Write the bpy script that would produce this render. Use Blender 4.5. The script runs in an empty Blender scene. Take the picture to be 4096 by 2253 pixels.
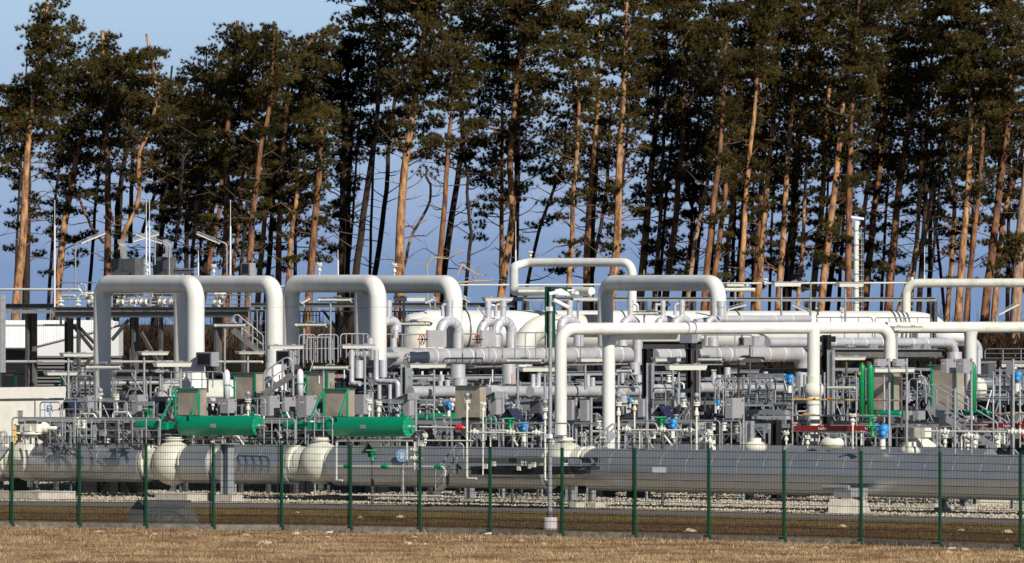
import bpy, math, random
import numpy as np
from mathutils import Vector, Matrix
V=Vector; R=math.radians
C=bpy.data.collections.new('site'); bpy.context.scene.collection.children.link(C)
F=26000.0; YH=1260.0; H=5.92
# ---- placing: a photo position at a distance gives a world point
def P(x,y,D): return V(((x-2048)/F*D, D, H-(y-YH)/F*D))
def G(x,y):
    D=F*H/(y-YH); return V(((x-2048)/F*D, D, 0))
def line(x0,D0,t=.75): return lambda x: D0/(1+t*(x-x0)/F)
def DL(D,x): return D(x) if callable(D) else D
def row(K,t=.75): return lambda x: K/(1+t*(x-2048)/F)
U=V((.8,-.6,0)); W=V((.6,.8,0)); Z=V((0,0,1))
WO={}
def org(p):
    return WO.get(p.name,V((0,0,0))) if p else V((0,0,0))
class MB:
    def __init__(s): s.v=[]; s.f=[]; s.sm=[]; s.mi=[]; s.m=0
    def add(s,vs,fs,smooth=False):
        n=len(s.v); s.v+= [tuple(p) for p in vs]
        s.f+=[tuple(i+n for i in f) for f in fs]
        s.sm+= [smooth]*len(fs); s.mi+=[s.m]*len(fs); return s
    def box(s,c,sx,sy,sz,ax=U,ay=W,az=Z):
        c=V(c); a=ax*sx/2; b=ay*sy/2; d=az*sz/2
        vs=[c+a*i+b*j+d*k for k in(-1,1) for j in(-1,1) for i in(-1,1)]
        return s.add(vs,[(0,2,3,1),(4,5,7,6),(0,1,5,4),(2,6,7,3),(0,4,6,2),(1,3,7,5)])
    def beam(s,p,q,w,h,up=None):
        p=V(p);q=V(q);d=q-p;L=d.length
        if L<1e-6: return s
        d/=L
        up=V(up) if up else (Z if abs(d.z)<.9 else W)
        a=d.cross(up)
        if a.length<1e-4: a=d.cross(U)
        a.normalize(); b=a.cross(d)
        return s.box((p+q)/2,L,w,h,d,a,b)
    def ibeam(s,p,q,h,w,t=.02,up=None):
        p=V(p);q=V(q);d=(q-p).normalized()
        u=V(up) if up else (Z if abs(d.z)<.9 else W)
        a=d.cross(u).normalized(); b=a.cross(d)
        for k in(-1,1): s.beam(p+b*k*(h-t)/2,q+b*k*(h-t)/2,w,t,b)
        s.beam(p,q,t,h-2*t-.002,b); return s
    def tube(s,pts,r,seg=8,cap=True,smooth=True):
        pts=[V(p) for p in pts]; n=len(pts)
        rs=r if isinstance(r,(list,tuple)) else [r]*n
        T=[]
        for i in range(n):
            d=(pts[min(i+1,n-1)]-pts[max(i-1,0)])
            if 0<i<n-1:
                d=(pts[i+1]-pts[i]).normalized()+(pts[i]-pts[i-1]).normalized()
            if d.length<1e-9: d=Z.copy()
            T.append(d.normalized())
        a=T[0].cross(Z if abs(T[0].z)<.9 else W).normalized()
        vs=[];fs=[]
        for i in range(n):
            a=(a-T[i]*a.dot(T[i]))
            if a.length<1e-6: a=T[i].cross(U)
            a.normalize(); b=T[i].cross(a)
            k=1.0
            if 0<i<n-1:
                cs=T[i].dot((pts[i+1]-pts[i]).normalized()); k=1/max(cs,.5) if cs<.98 else 1
            for j in range(seg):
                th=2*math.pi*j/seg
                vs.append(pts[i]+(a*math.cos(th)+b*math.sin(th))*rs[i]*(k if seg<=8 else 1))
        for i in range(n-1):
            for j in range(seg):
                j2=(j+1)%seg
                fs.append((i*seg+j,i*seg+j2,(i+1)*seg+j2,(i+1)*seg+j))
        s.add(vs,fs,smooth)
        if cap:
            s.add(vs[:seg],[tuple(range(seg))[::-1]]); s.add(vs[-seg:],[tuple(range(seg))])
        return s
    def lathe(s,base,ax,prof,seg=20,cap=True):
        base=V(base); ax=V(ax).normalized()
        a=ax.cross(Z if abs(ax.z)<.9 else W).normalized(); b=ax.cross(a)
        n=len(prof)
        for i in range(n-1):
            (r0,h0),(r1,h1)=prof[i],prof[i+1]
            vs=[];
            for r,h in((r0,h0),(r1,h1)):
                for j in range(seg):
                    th=2*math.pi*j/seg; vs.append(base+ax*h+(a*math.cos(th)+b*math.sin(th))*max(r,1e-4))
            s.add(vs,[(j,(j+1)%seg,seg+(j+1)%seg,seg+j) for j in range(seg)],abs(h1-h0)>1e-4)
        return s
    def slathe(s,base,ax,prof,seg=28):   # shared rings, smooth
        base=V(base); ax=V(ax).normalized()
        a=ax.cross(Z if abs(ax.z)<.9 else W).normalized(); b=ax.cross(a); vs=[];fs=[]
        for i,(r,h) in enumerate(prof):
            for j in range(seg):
                th=2*math.pi*j/seg; vs.append(base+ax*h+(a*math.cos(th)+b*math.sin(th))*max(r,1e-4))
            if i:
                for j in range(seg): fs.append(((i-1)*seg+j,(i-1)*seg+(j+1)%seg,i*seg+(j+1)%seg,i*seg+j))
        return s.add(vs,fs,True)
    def ball(s,c,r,sq=1,seg=18,rings=10):
        return s.slathe(V(c)-Z*r*sq,Z,[(r*math.sin(math.pi*i/rings),r*sq*(1-math.cos(math.pi*i/rings))) for i in range(rings+1)],seg)
    def torus(s,c,ax,r0,r1,seg=20,k=6):
        ax=V(ax).normalized(); a=ax.cross(Z if abs(ax.z)<.9 else W).normalized(); b=ax.cross(a)
        c=V(c); vs=[];fs=[]
        for i in range(seg):
            th=2*math.pi*i/seg; d=a*math.cos(th)+b*math.sin(th)
            for j in range(k):
                ph=2*math.pi*j/k; vs.append(c+d*(r0+r1*math.cos(ph))+ax*r1*math.sin(ph))
        for i in range(seg):
            for j in range(k): fs.append((i*k+j,((i+1)%seg)*k+j,((i+1)%seg)*k+(j+1)%k,i*k+(j+1)%k))
        return s.add(vs,fs,True)
    def poly(s,pts,th,n):
        n=V(n).normalized()*th; k=len(pts); vs=[V(p) for p in pts]+[V(p)+n for p in pts]
        return s.add(vs,[tuple(range(k))[::-1],tuple(range(k,2*k))]+[(i,(i+1)%k,k+(i+1)%k,k+i) for i in range(k)])
def fillet(pts,rad,n=7):
    pts=[V(p) for p in pts]; out=[pts[0]]
    for i in range(1,len(pts)-1):
        a,b,c=pts[i-1],pts[i],pts[i+1]; d1=(a-b);d2=(c-b); l1=d1.length;l2=d2.length; d1/=l1;d2/=l2
        ang=math.acos(max(-1,min(1,d1.dot(d2))))
        if ang>3.1 or rad<=0: out.append(b); continue
        t=min(rad/math.tan(ang/2),l1*.499,l2*.499); r=t*math.tan(ang/2)
        cen=b+(d1+d2).normalized()*(r/math.sin(ang/2)); s=b+d1*t-cen; e=b+d2*t-cen
        tot=s.angle(e)
        for k in range(n+1):
            f=k/n
            out.append(cen+(s*math.sin((1-f)*tot)+e*math.sin(f*tot))/math.sin(tot))
    out.append(pts[-1]); return out
def ob(name,mb,mat,parent=None,**kw):
    me=bpy.data.meshes.new(name)
    if isinstance(mb,MB): v=np.array(mb.v,dtype=np.float32); fs=mb.f; sm=mb.sm; mi=mb.mi
    else: v,fs,sm=mb; mi=None
    if parent: o0=np.array(org(parent))
    else:
        o0=np.array([(v[:,0].min()+v[:,0].max())/2,(v[:,1].min()+v[:,1].max())/2,v[:,2].min()])
    me.from_pydata((v-o0).tolist() if not isinstance(fs,np.ndarray) else [],[],fs if not isinstance(fs,np.ndarray) else [])
    if isinstance(fs,np.ndarray):
        n=len(v); me.vertices.add(n); me.vertices.foreach_set('co',(v-o0).astype(np.float32).ravel())
        k=fs.shape[1]; m=len(fs); me.loops.add(m*k); me.loops.foreach_set('vertex_index',fs.ravel().astype(np.int32))
        me.polygons.add(m); me.polygons.foreach_set('loop_start',np.arange(0,m*k,k,dtype=np.int32)); me.update(calc_edges=True)
        if sm: me.polygons.foreach_set('use_smooth',np.ones(m,dtype=bool))
    else:
        me.polygons.foreach_set('use_smooth',sm)
        if mi and max(mi)>0: me.polygons.foreach_set('material_index',mi)
    me.update()
    for m_ in (mat if isinstance(mat,(list,tuple)) else [mat]): me.materials.append(m_)
    o=bpy.data.objects.new(name,me); C.objects.link(o)
    if parent: o.parent=parent; WO[o.name]=org(parent)
    else: o.location=o0.tolist(); WO[o.name]=V(o0.tolist())
    for k_,x in kw.items(): o[k_]=x
    return o
def thing(name,label,cat,loc,group=None):
    o=bpy.data.objects.new(name,None); C.objects.link(o); o.location=loc; o.empty_display_size=.3
    WO[o.name]=V(loc); tag(o,label,cat,group); return o
def tag(o,label,cat,group=None):
    o['label']=label; o['category']=cat
    if group: o['group']=group
    return o
def struct(name,mb,mat,kind='structure'):
    o=ob(name,mb,mat); o['kind']=kind; return o
def part_label(o,t): o['label']=t; return o
# ---- labels of repeats: base phrase + landmark + order from the left
ANC=[(-500,240,'near the white hut'),(240,440,"near the first arch's left leg"),(440,700,'under the first pipe arch'),(700,900,"near the first arch's right leg"),
(900,1130,'under the second pipe arch'),(1130,1330,"near the third arch's left leg"),(1330,1560,'under the third pipe arch'),(1560,1800,'near the fourth pipe arch'),
(1800,2000,'near the brown steel cabinet'),(2000,2185,'left of the camera pole'),(2185,2420,'right of the camera pole'),(2420,2600,'left of the black gantry'),
(2600,2900,'under the fifth pipe arch'),(2900,3160,'left of the white ball tee'),(3160,3400,'by the scaffold'),(3400,3600,'near the green gas bottles'),
(3600,3850,'near the open stairs'),(3850,5000,'near the right edge')]
TANC=[(-2000,240,'above the white hut'),(240,440,'left of the first pipe arch'),(440,820,'behind the first pipe arch'),(820,1130,'behind the second pipe arch'),
(1130,1420,'behind the third pipe arch'),(1420,1860,'behind the fourth pipe arch'),(1860,2050,'right of the fourth pipe arch'),(2050,2400,'behind the high thin pipe loop'),(2400,2640,'behind the left of fifth arch'),
(2640,2900,'behind the right of fifth arch'),(2900,3150,'right of the fifth pipe arch'),(3150,3400,'left of the tall mast'),(3400,3620,'right of the tall mast'),
(3620,3850,'behind the high cream pipe'),(3850,6000,'at the far right edge')]
ORD=['first','second','third','fourth','fifth','sixth','seventh','eighth','ninth','tenth','eleventh','twelfth']
PEND=[]
def later(o,base,x,anc=ANC,y=0,pre=''): PEND.append((o,base,x,anc,y,pre)); return o
def finish_labels():
    gr={}
    for o,b,x,anc,y,pre in PEND:
        a=[t for lo,hi,t in anc if lo<=x<hi]; a=a[0] if a else ''
        gr.setdefault((b,(pre+' '+a).strip()),[]).append((x,y,o))
    for (b,a),L in gr.items():
        L.sort(key=lambda t:t[0])
        for i,(x,y,o) in enumerate(L):
            if len(L)==1: o['label']=f'{b} {a}'
            elif i==0: o['label']=f'{b} {a}, leftmost of {len(L)}'
            elif i==len(L)-1: o['label']=f'{b} {a}, rightmost of {len(L)}'
            else: o['label']=f'{b} {a}, {ORD[i] if i<12 else str(i+1)+"th"} from left'
# ---- materials
def mat(name,col,rough=.5,metal=0,var=0,scale=3.,col2=None,bump=0,bscale=20.,detail=6,stretch=None,spec=None,ramp=(.35,.65),rvar=0):
    m=bpy.data.materials.new(name); m.use_nodes=True; nt=m.node_tree; b=nt.nodes['Principled BSDF']
    b.inputs['Base Color'].default_value=(*col,1); b.inputs['Roughness'].default_value=rough; b.inputs['Metallic'].default_value=metal
    if spec is not None: b.inputs['Specular IOR Level'].default_value=spec
    if col2 or var or bump:
        tc=nt.nodes.new('ShaderNodeTexCoord'); g=nt.nodes.new('ShaderNodeNewGeometry'); src=g.outputs['Position']
        if stretch:
            mp=nt.nodes.new('ShaderNodeMapping'); mp.inputs['Scale'].default_value=stretch; nt.links.new(src,mp.inputs[0]); src=mp.outputs[0]
    if col2:
        n=nt.nodes.new('ShaderNodeTexNoise'); n.inputs['Scale'].default_value=scale; n.inputs['Detail'].default_value=detail; n.inputs['Roughness'].default_value=.65
        nt.links.new(src,n.inputs['Vector'])
        r=nt.nodes.new('ShaderNodeValToRGB'); r.color_ramp.elements[0].position=ramp[0]; r.color_ramp.elements[1].position=ramp[1]
        r.color_ramp.elements[0].color=(*col,1); r.color_ramp.elements[1].color=(*col2,1)
        nt.links.new(n.outputs['Fac'],r.inputs[0]); out=r.outputs[0]
        nt.links.new(out,b.inputs['Base Color'])
        if rvar:
            mr=nt.nodes.new('ShaderNodeMapRange'); mr.inputs[3].default_value=rough-rvar; mr.inputs[4].default_value=rough+rvar
            nt.links.new(n.outputs['Fac'],mr.inputs[0]); nt.links.new(mr.outputs[0],b.inputs['Roughness'])
    if bump:
        n2=nt.nodes.new('ShaderNodeTexNoise'); n2.inputs['Scale'].default_value=bscale; n2.inputs['Detail'].default_value=8
        nt.links.new(src,n2.inputs['Vector']); bp=nt.nodes.new('ShaderNodeBump'); bp.inputs['Strength'].default_value=bump; bp.inputs['Distance'].default_value=.05
        nt.links.new(n2.outputs['Fac'],bp.inputs['Height']); nt.links.new(bp.outputs[0],b.inputs['Normal'])
    return m
M={}
M['white']=mat('white_pipe_paint',(.735,.735,.70),.42,col2=(.60,.595,.545),scale=1.1,ramp=(.42,.72),stretch=(1,1,.4),rvar=.08)
M['cream']=mat('weathered_cream_paint',(.71,.70,.62),.5,col2=(.42,.39,.28),scale=2.2,ramp=(.5,.82))
M['ball']=mat('mossy_cream_paint',(.69,.68,.585),.5,col2=(.45,.45,.31),scale=1.9,ramp=(.48,.8))
M['clad']=mat('pipeline_cladding_metal',(.47,.50,.545),.38,.72,col2=(.55,.555,.55),scale=.9,rvar=.07)
M['silver']=mat('silver_cladding_metal',(.74,.74,.76),.36,.45,col2=(.62,.61,.63),scale=2.5,rvar=.08)
M['silverd']=mat('aged_cladding_metal',(.62,.61,.62),.38,.35,col2=(.48,.46,.45),scale=2.,rvar=.07)
M['galv']=mat('galvanised_steel',(.37,.385,.40),.5,.25,col2=(.26,.275,.29),scale=8.)
M['galvd']=mat('old_galvanised_steel',(.13,.13,.13),.6,.3,col2=(.08,.08,.08),scale=5.)
M['steel']=mat('grey_painted_steel',(.13,.13,.125),.55,.1,col2=(.09,.09,.088),scale=4.)
M['black']=mat('black_steel_and_gap_shade',(.010,.010,.012),.55)  # black steel parts; also stand-in shade on the added racks, pipes and decks
M['brownp']=mat('brown_painted_steel',(.10,.08,.065),.5)
M['navy']=mat('navy_sheet',(.018,.023,.06),.42)
M['green']=mat('actuator_green_paint',(.0,.255,.125),.38,col2=(.0,.225,.11),scale=3.)
M['bottle']=mat('bottle_green_paint',(.0,.24,.075),.4)
M['dkgreen']=mat('dark_green_fence_paint',(.005,.055,.028),.45)
M['wire']=mat('fence_wire_coating',(.004,.014,.010),.7,spec=.1)
M['blue']=mat('valve_blue_paint',(.035,.27,.62),.42)
M['red']=mat('red_paint',(.62,.02,.015),.4)
M['board']=mat('oxide_red_board',(.25,.015,.012),.5)
M['orange']=mat('orange_paint',(.75,.16,.03),.5)
M['yellow']=mat('yellow_paint',(.75,.45,.1),.5)
M['grey']=mat('grey_cabinet_paint',(.33,.33,.35),.5,col2=(.28,.28,.30),scale=9.)
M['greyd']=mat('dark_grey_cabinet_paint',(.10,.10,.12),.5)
M['inox']=mat('brushed_stainless_panel',(.58,.49,.38),.35,.35,col2=(.36,.30,.23),scale=1.6,rvar=.1)
M['conc']=mat('cast_concrete',(.58,.55,.48),.85,col2=(.42,.39,.33),scale=3.5,bump=.2)
M['concd']=mat('dark_concrete',(.26,.24,.2),.9,col2=(.12,.115,.095),scale=5.,bump=.3)
M['hatch']=mat('weathered_hatch_concrete',(.13,.12,.10),.95,col2=(.05,.048,.04),scale=4.)
M['pink']=mat('pale_concrete_ring',(.62,.56,.56),.85,col2=(.5,.45,.45),scale=6.)
M['lampw']=mat('lamp_diffuser_plastic',(.72,.72,.62),.35)
M['wall']=mat('white_wall_render',(.66,.64,.58),.7,col2=(.58,.56,.49),scale=2.)
M['sheet']=mat('white_roof_sheet',(.80,.80,.80),.5)
M['louv']=mat('grey_louvre',(.20,.195,.19),.6)
M['glass']=mat('dark_lens_glass',(.01,.01,.012),.1)
M['signb']=mat('sign_blue',(.12,.42,.75),.5)
M['signw']=mat('sign_white',(.75,.76,.78),.5)
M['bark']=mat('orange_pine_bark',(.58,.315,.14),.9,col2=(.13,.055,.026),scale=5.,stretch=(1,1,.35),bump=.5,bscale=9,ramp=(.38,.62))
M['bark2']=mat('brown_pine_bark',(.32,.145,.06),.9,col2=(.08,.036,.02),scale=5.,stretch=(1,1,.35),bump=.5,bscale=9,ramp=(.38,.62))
M['bark3']=mat('shade_dark_pine_bark',(.045,.026,.017),.95,col2=(.014,.010,.008),scale=5.,stretch=(1,1,.35),ramp=(.4,.65))  # shade of the back-row trunks put into the bark colour
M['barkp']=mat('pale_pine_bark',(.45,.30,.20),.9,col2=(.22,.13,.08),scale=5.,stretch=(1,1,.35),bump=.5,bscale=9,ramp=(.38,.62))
M['wood']=mat('bare_pale_wood',(.42,.33,.24),.8)
M['white2']=mat('repainted_pipe_patch',(.585,.585,.55),.45)
M['twig']=mat('dead_twig',(.11,.075,.05),.9)
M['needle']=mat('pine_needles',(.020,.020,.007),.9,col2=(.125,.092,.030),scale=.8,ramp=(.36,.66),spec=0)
M['needle2']=mat('shaded_pine_needles',(.006,.007,.003),.9,col2=(.032,.026,.009),scale=.8,ramp=(.36,.66),spec=0)  # darker copy of the needles, back-row shade put into the colour
M['sand']=mat('pale_sand',(.55,.44,.30),.95,col2=(.42,.32,.2),scale=9.)
SUN=5.0; SKY=.05; EXPO=0.05; EXPI=2**(-EXPO)
# ================= SETTING =================
def gmat(name,cols,scales,bump=.4,bs=30.):
    m=bpy.data.materials.new(name); m.use_nodes=True; nt=m.node_tree; N=nt.nodes; Lk=nt.links; b=N['Principled BSDF']; b.inputs['Roughness'].default_value=.95
    b.inputs['Specular IOR Level'].default_value=.1
    g=N.new('ShaderNodeNewGeometry'); prev=None
    for i,(c0,c1,sc,lo,hi) in enumerate(cols):
        n=N.new('ShaderNodeTexNoise'); n.inputs['Scale'].default_value=sc; n.inputs['Detail'].default_value=8; n.inputs['Roughness'].default_value=.7
        Lk.new(g.outputs['Position'],n.inputs['Vector'])
        if i==0:
            r=N.new('ShaderNodeValToRGB'); r.color_ramp.elements[0].position=lo; r.color_ramp.elements[1].position=hi
            r.color_ramp.elements[0].color=(*c0,1); r.color_ramp.elements[1].color=(*c1,1); Lk.new(n.outputs['Fac'],r.inputs[0]); prev=r.outputs[0]
        else:
            mr=N.new('ShaderNodeMapRange'); mr.inputs[1].default_value=lo; mr.inputs[2].default_value=hi; Lk.new(n.outputs['Fac'],mr.inputs[0])
            mx=N.new('ShaderNodeMix'); mx.data_type='RGBA'; Lk.new(mr.outputs[0],mx.inputs[0]); Lk.new(prev,mx.inputs[6]); mx.inputs[7].default_value=(*c0,1); prev=mx.outputs[2]
    Lk.new(prev,b.inputs['Base Color'])
    n=N.new('ShaderNodeTexNoise'); n.inputs['Scale'].default_value=bs; n.inputs['Detail'].default_value=6; Lk.new(g.outputs['Position'],n.inputs['Vector'])
    bp=N.new('ShaderNodeBump'); bp.inputs['Strength'].default_value=bump; bp.inputs['Distance'].default_value=.06; Lk.new(n.outputs['Fac'],bp.inputs['Height']); Lk.new(bp.outputs[0],b.inputs['Normal'])
    return m
gm_dry=gmat('dry_grass_ground',[((.24,.155,.08),(.41,.29,.165),1.6,.35,.65),((.14,.075,.045),None,.55,.50,.62),((.55,.44,.28),None,4.5,.66,.74)],0)
gm_moss=gmat('mossy_ground',[((.13,.085,.045),(.24,.17,.08),3,.35,.65),((.20,.20,.05),None,.8,.5,.65),((.10,.05,.03),None,2.,.55,.7)],0)
gm_moss2=gmat('brown_leafy_ground',[((.06,.034,.02),(.14,.085,.045),2,.35,.65),((.30,.22,.13),None,1.3,.6,.72)],0)
gm_gravel=gmat('pale_gravel',[((.22,.18,.14),(.64,.57,.46),12,.38,.58),((.45,.36,.29),None,1.2,.5,.7)],0,1.,16.)
gm_asph=gmat('grey_asphalt',[((.13,.125,.13),(.17,.165,.165),14,.3,.7)],0,.1)
gm_floor=gmat('forest_floor',[((.05,.035,.02),(.11,.075,.04),1.5,.35,.65)],0)
gr=MB(); S=2500.
gr.add([(-S,-200,-.012),(S,-200,-.012),(S,4000,-.012),(-S,4000,-.012)],[(0,1,2,3)]); struct('ground',gr,gm_floor)
def sheet(name,lo,hi,z,m,mir=None):
    # lo / hi: photo lines (near edge, far edge) on level ground
    a=[G(x,y) for x,y in lo]; b=[G(x,y) for x,y in hi]
    mb=MB(); n=len(a); vs=[(p.x,p.y,z) for p in a]+[(p.x,p.y,z) for p in b]
    mb.add(vs,[(i,i+1,n+i+1,n+i) for i in range(n-1)]); return struct(name,mb,m)
XS=[-3000,-1200,0,1024,2048,3072,4096,5600,8000]
fb=lambda x: np.interp(x,[-3000,48,853,1680,2540,3137,4083,8000],[2040,2106,2119,2131,2152,2170,2202,2380])
pt=lambda x: np.interp(x,[-3000,0,1000,2050,3050,4096,8000],[1975,2016.5,2023.5,2038,2063,2090,2225])
gv=lambda x: pt(x)-11
mb=MB(); n=len(XS); a=[(-400,60,-.004),(-150,60,-.004),(0,60,-.004),(150,60,-.004),(400,60,-.004)]
a=[(x/4,70,-.004) for x in (-600,-400,-200,-100,0,100,200,400,600)]; b=[G(x,float(fb(x))) for x in XS]
mb.add([V(p) for p in a]+[(p.x,p.y,-.004) for p in b],[(i,i+1,n+i+1,n+i) for i in range(n-1)]); struct('grass_verge',mb,gm_dry)
sheet('bare_soil_strip',[(x,float(fb(x))+30+7*math.sin(x/83.)+5*math.sin(x/29.)) for x in range(-1000,5200,40)],[(x,float(fb(x))) for x in range(-1000,5200,40)],0.0,gmat('bare_soil',[((.10,.05,.032),(.24,.145,.085),2.6,.35,.65),((.34,.25,.14),None,1.4,.55,.7)],0))
sheet('inner_verge',[(x,float(fb(x))) for x in XS],[(x,float(pt(x))+22) for x in XS],-.004,gm_moss2)
sheet('moss_strip',[(x,float(pt(x))+34) for x in XS],[(x,float(pt(x))-9) for x in XS],0.0,gm_moss)
sheet('path',[(x,float(pt(x))+7) for x in XS],[(x,float(pt(x))-5) for x in XS],.006,gm_asph)
sheet('gravel_yard',[(x,float(gv(x))) for x in XS],[(x,1850) for x in XS],.002,gm_gravel)
# concrete slab strips on the gravel
def slab(x0,x1,ya,yb,m=None,z=.02):
    a,b,c,d=G(x0,ya),G(x1,ya),G(x1,yb),G(x0,yb)
    mb=MB(); mb.poly([V((p.x,p.y,.004)) for p in (a,b,c,d)],z,Z); return mb
struct('concrete_slab',slab(1010,2330,2007,1985),M['concd'])
# gravel stones (real small lumps), uncountable
rng=np.random.default_rng(5)
def scatter(n,x0,x1,ya,yb,smin,smax,mat_,name,label,kind='stone',far=None):
    xs=rng.uniform(x0,x1,n); t=rng.uniform(0,1,n)
    y0=ya(xs) if callable(ya) else np.full(n,ya); y1=yb(xs) if callable(yb) else np.full(n,yb)
    D0=F*H/(y0-YH); D1=F*H/(y1-YH); D=D0+(D1-D0)*t; X=(xs-2048)/F*D
    s=rng.uniform(smin,smax,n)
    if kind=='stone':
        base=np.array([[1,0,0],[0,1,0],[-1,0,0],[0,-1,0],[0,0,.8],[0,0,-.4]])
        v=(base[None]+rng.normal(0,.25,(n,6,3)))*s[:,None,None]; v[:,:,0]+=X[:,None]; v[:,:,1]+=D[:,None]; v[:,:,2]+=(s*.3)[:,None]
        f=np.array([[0,1,4],[1,2,4],[2,3,4],[3,0,4],[1,0,5],[2,1,5],[3,2,5],[0,3,5]])
        fs=(np.arange(n)[:,None,None]*6+f[None]).reshape(-1,3); v=v.reshape(-1,3)
    else:
        az=rng.uniform(0,6.28,n); w=s*.10+.004; lean=rng.normal(0,.45,(n,2))*s[:,None]
        dx=np.cos(az)*w; dy=np.sin(az)*w
        v=np.zeros((n,3,3)); v[:,0]=np.stack([X-dx,D-dy,0*X],1); v[:,1]=np.stack([X+dx,D+dy,0*X],1); v[:,2]=np.stack([X+lean[:,0],D+lean[:,1],s],1)
        fs=np.arange(n*3).reshape(-1,3); v=v.reshape(-1,3)
    o=ob(name,(v,fs,False),mat_); o['kind']='stuff'; o['label']=label; return o
m_st=mat('gravel_stone',(.30,.25,.19),.9,col2=(.72,.65,.53),scale=11.,ramp=(.4,.6))
scatter(42000,-500,4600,lambda x:gv(x)-1,lambda x:gv(x)-75,.02,.055,m_st,'gravel','pale rounded gravel lying under the big grey pipeline')
m_bl=mat('straw_blades',(.43,.31,.175),.9,col2=(.17,.095,.05),scale=.5,ramp=(.44,.60),spec=.1)
m_bl2=mat('moss_blades',(.09,.05,.026),.9,col2=(.19,.15,.055),scale=.6,ramp=(.45,.7),spec=.1)
scatter(130000,-200,4300,2275.,lambda x:fb(x)+1,.02,.055,m_bl,'dry_grass','straw coloured dry grass in front of the green fence','blade')
scatter(2600,-200,4300,2270.,lambda x:fb(x)+1,.08,.17,m_bl,'grass_tufts','scattered taller straw stalks in front of the green fence','blade')
scatter(60000,-200,4300,lambda x:fb(x)-4,lambda x:pt(x)+9,.02,.07,m_bl2,'mossy_grass','brown and mossy green grass strip behind the green fence','blade')
# sand heaps
hp=[(1185,2137,44),(1310,2150,26),(1655,2150,32),(1630,2178,52),(1700,2178,26),(395,2128,30),(1060,2175,60),(2085,2165,30),(2175,2178,34),(3165,2193,30),(3300,2195,36),(3790,2212,48),(3860,2203,54),(3865,2222,36),(4080,2230,44),(2760,2128,60),(3370,2108,44),(1440,2072,30),(1600,2070,38),(985,2143,40),(3845,2122,30),(4030,2130,48),(1190,2052,24),(620,2137,26)]
r_=random.Random(3)
for i,(x,y,w) in enumerate(hp):
    g=G(x,y); s=w/F*g.y/2; mb=MB(); vs=[];fs=[]; K=14; RR=5
    for a_ in range(RR+1):
        for j in range(K):
            rr=a_/RR; th=2*math.pi*j/K; h=(1-rr*rr)*s*.36*(1+.5*r_.uniform(-1,1)) if a_<RR else -.01
            q=rr*s*(1+.22*r_.uniform(-1,1)); vs.append((g.x+q*math.cos(th),g.y+q*math.sin(th)*1.3,h))
    for a_ in range(RR):
        for j in range(K): fs.append((a_*K+j,a_*K+(j+1)%K,(a_+1)*K+(j+1)%K,(a_+1)*K+j))
    mb.add(vs,fs,False); o=ob('sand_heap',mb,M['sand']); tag(o,'','sand heap','small sand heaps on the grass')
    fr = 'in front of the fence' if y>float(fb(x)) else 'behind the fence'
    later(o,'pale sand heap '+fr.replace(' the',''),x,y=y)
# ================= FENCE =================
PX=[(48,2107,1770),(318,2111,1772),(584,2116,1776),(853,2119,1777),(1127,2121,1780.6),(1402,2126,1784),(1680,2131,1786.6),(1961,2138,1789),(2249,2147,1793),(2540,2153,1795),(2836,2162,1799),(3137,2171,1802),(3445,2179,1807),(3760,2191,1812),(4083,2202,1817.5)]
PX=[(-222,2103,1767)]+PX+[(4412,2214,1825)]
fence=thing('mesh_fence','dark green welded mesh fence on slim posts over low concrete boards','fence',G(2048,float(fb(2048))))
bp=[]
for i,(x,yb,yt) in enumerate(PX):
    g=G(x,yb); h=H-(yt-YH)/F*g.y; bp.append((g,h,H-(yt-26-YH)/F*g.y))
    lx=.0
    mb=MB(); mb.box(g+Z*(h/2),.062,.062,h); mb.box(g+Z*(h+.006),.07,.07,.014); 
    ob('post',mb,M['dkgreen'],fence)
for i in range(len(bp)-1):
    (a,ha,ta),(b,hb,tb)=bp[i],bp[i+1]; d=(b-a); L=d.length; d/=L; nn=V((-d.y,d.x,0)); off=nn*.045
    mb=MB(); n=int(L/.0505); zb=.17
    for k in range(n+1):
        f=k/n; p=a+d*L*f+off; top=ta+(tb-ta)*f
        mb.beam(p+Z*zb,p+Z*(top),.0055,.0055)
    rows=[]; z=zb+.03
    top=min(ta,tb)
    nr=12
    for k in range(nr+1):
        f=k/nr; zz0=zb+.03+(ta-.03-zb-.03)*f; zz1=zb+.03+(tb-.03-zb-.03)*f
        for e in(-.008,.008): mb.beam(a+off+nn*e+Z*zz0,b+off+nn*e+Z*zz1,.012,.012)
    
    for e in (.07,.10,.13): mb.beam(b-d*e+off*1.6+Z*zb,b-d*e+off*1.6+Z*(tb),.009,.009)
    ob('mesh_panel',mb,M['wire'],fence)
    mb=MB(); mb.beam(a+off+d*.07+Z*.055,b+off-d*.07+Z*.055,.05,.17); ob('concrete_board',mb,M['concd'],fence)
    mb=MB(); mb.box(a-d*.14+Z*.03+off*.5,.26,.16,.1,d,nn); ob('concrete_foot',mb,M['concd'],fence)
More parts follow.
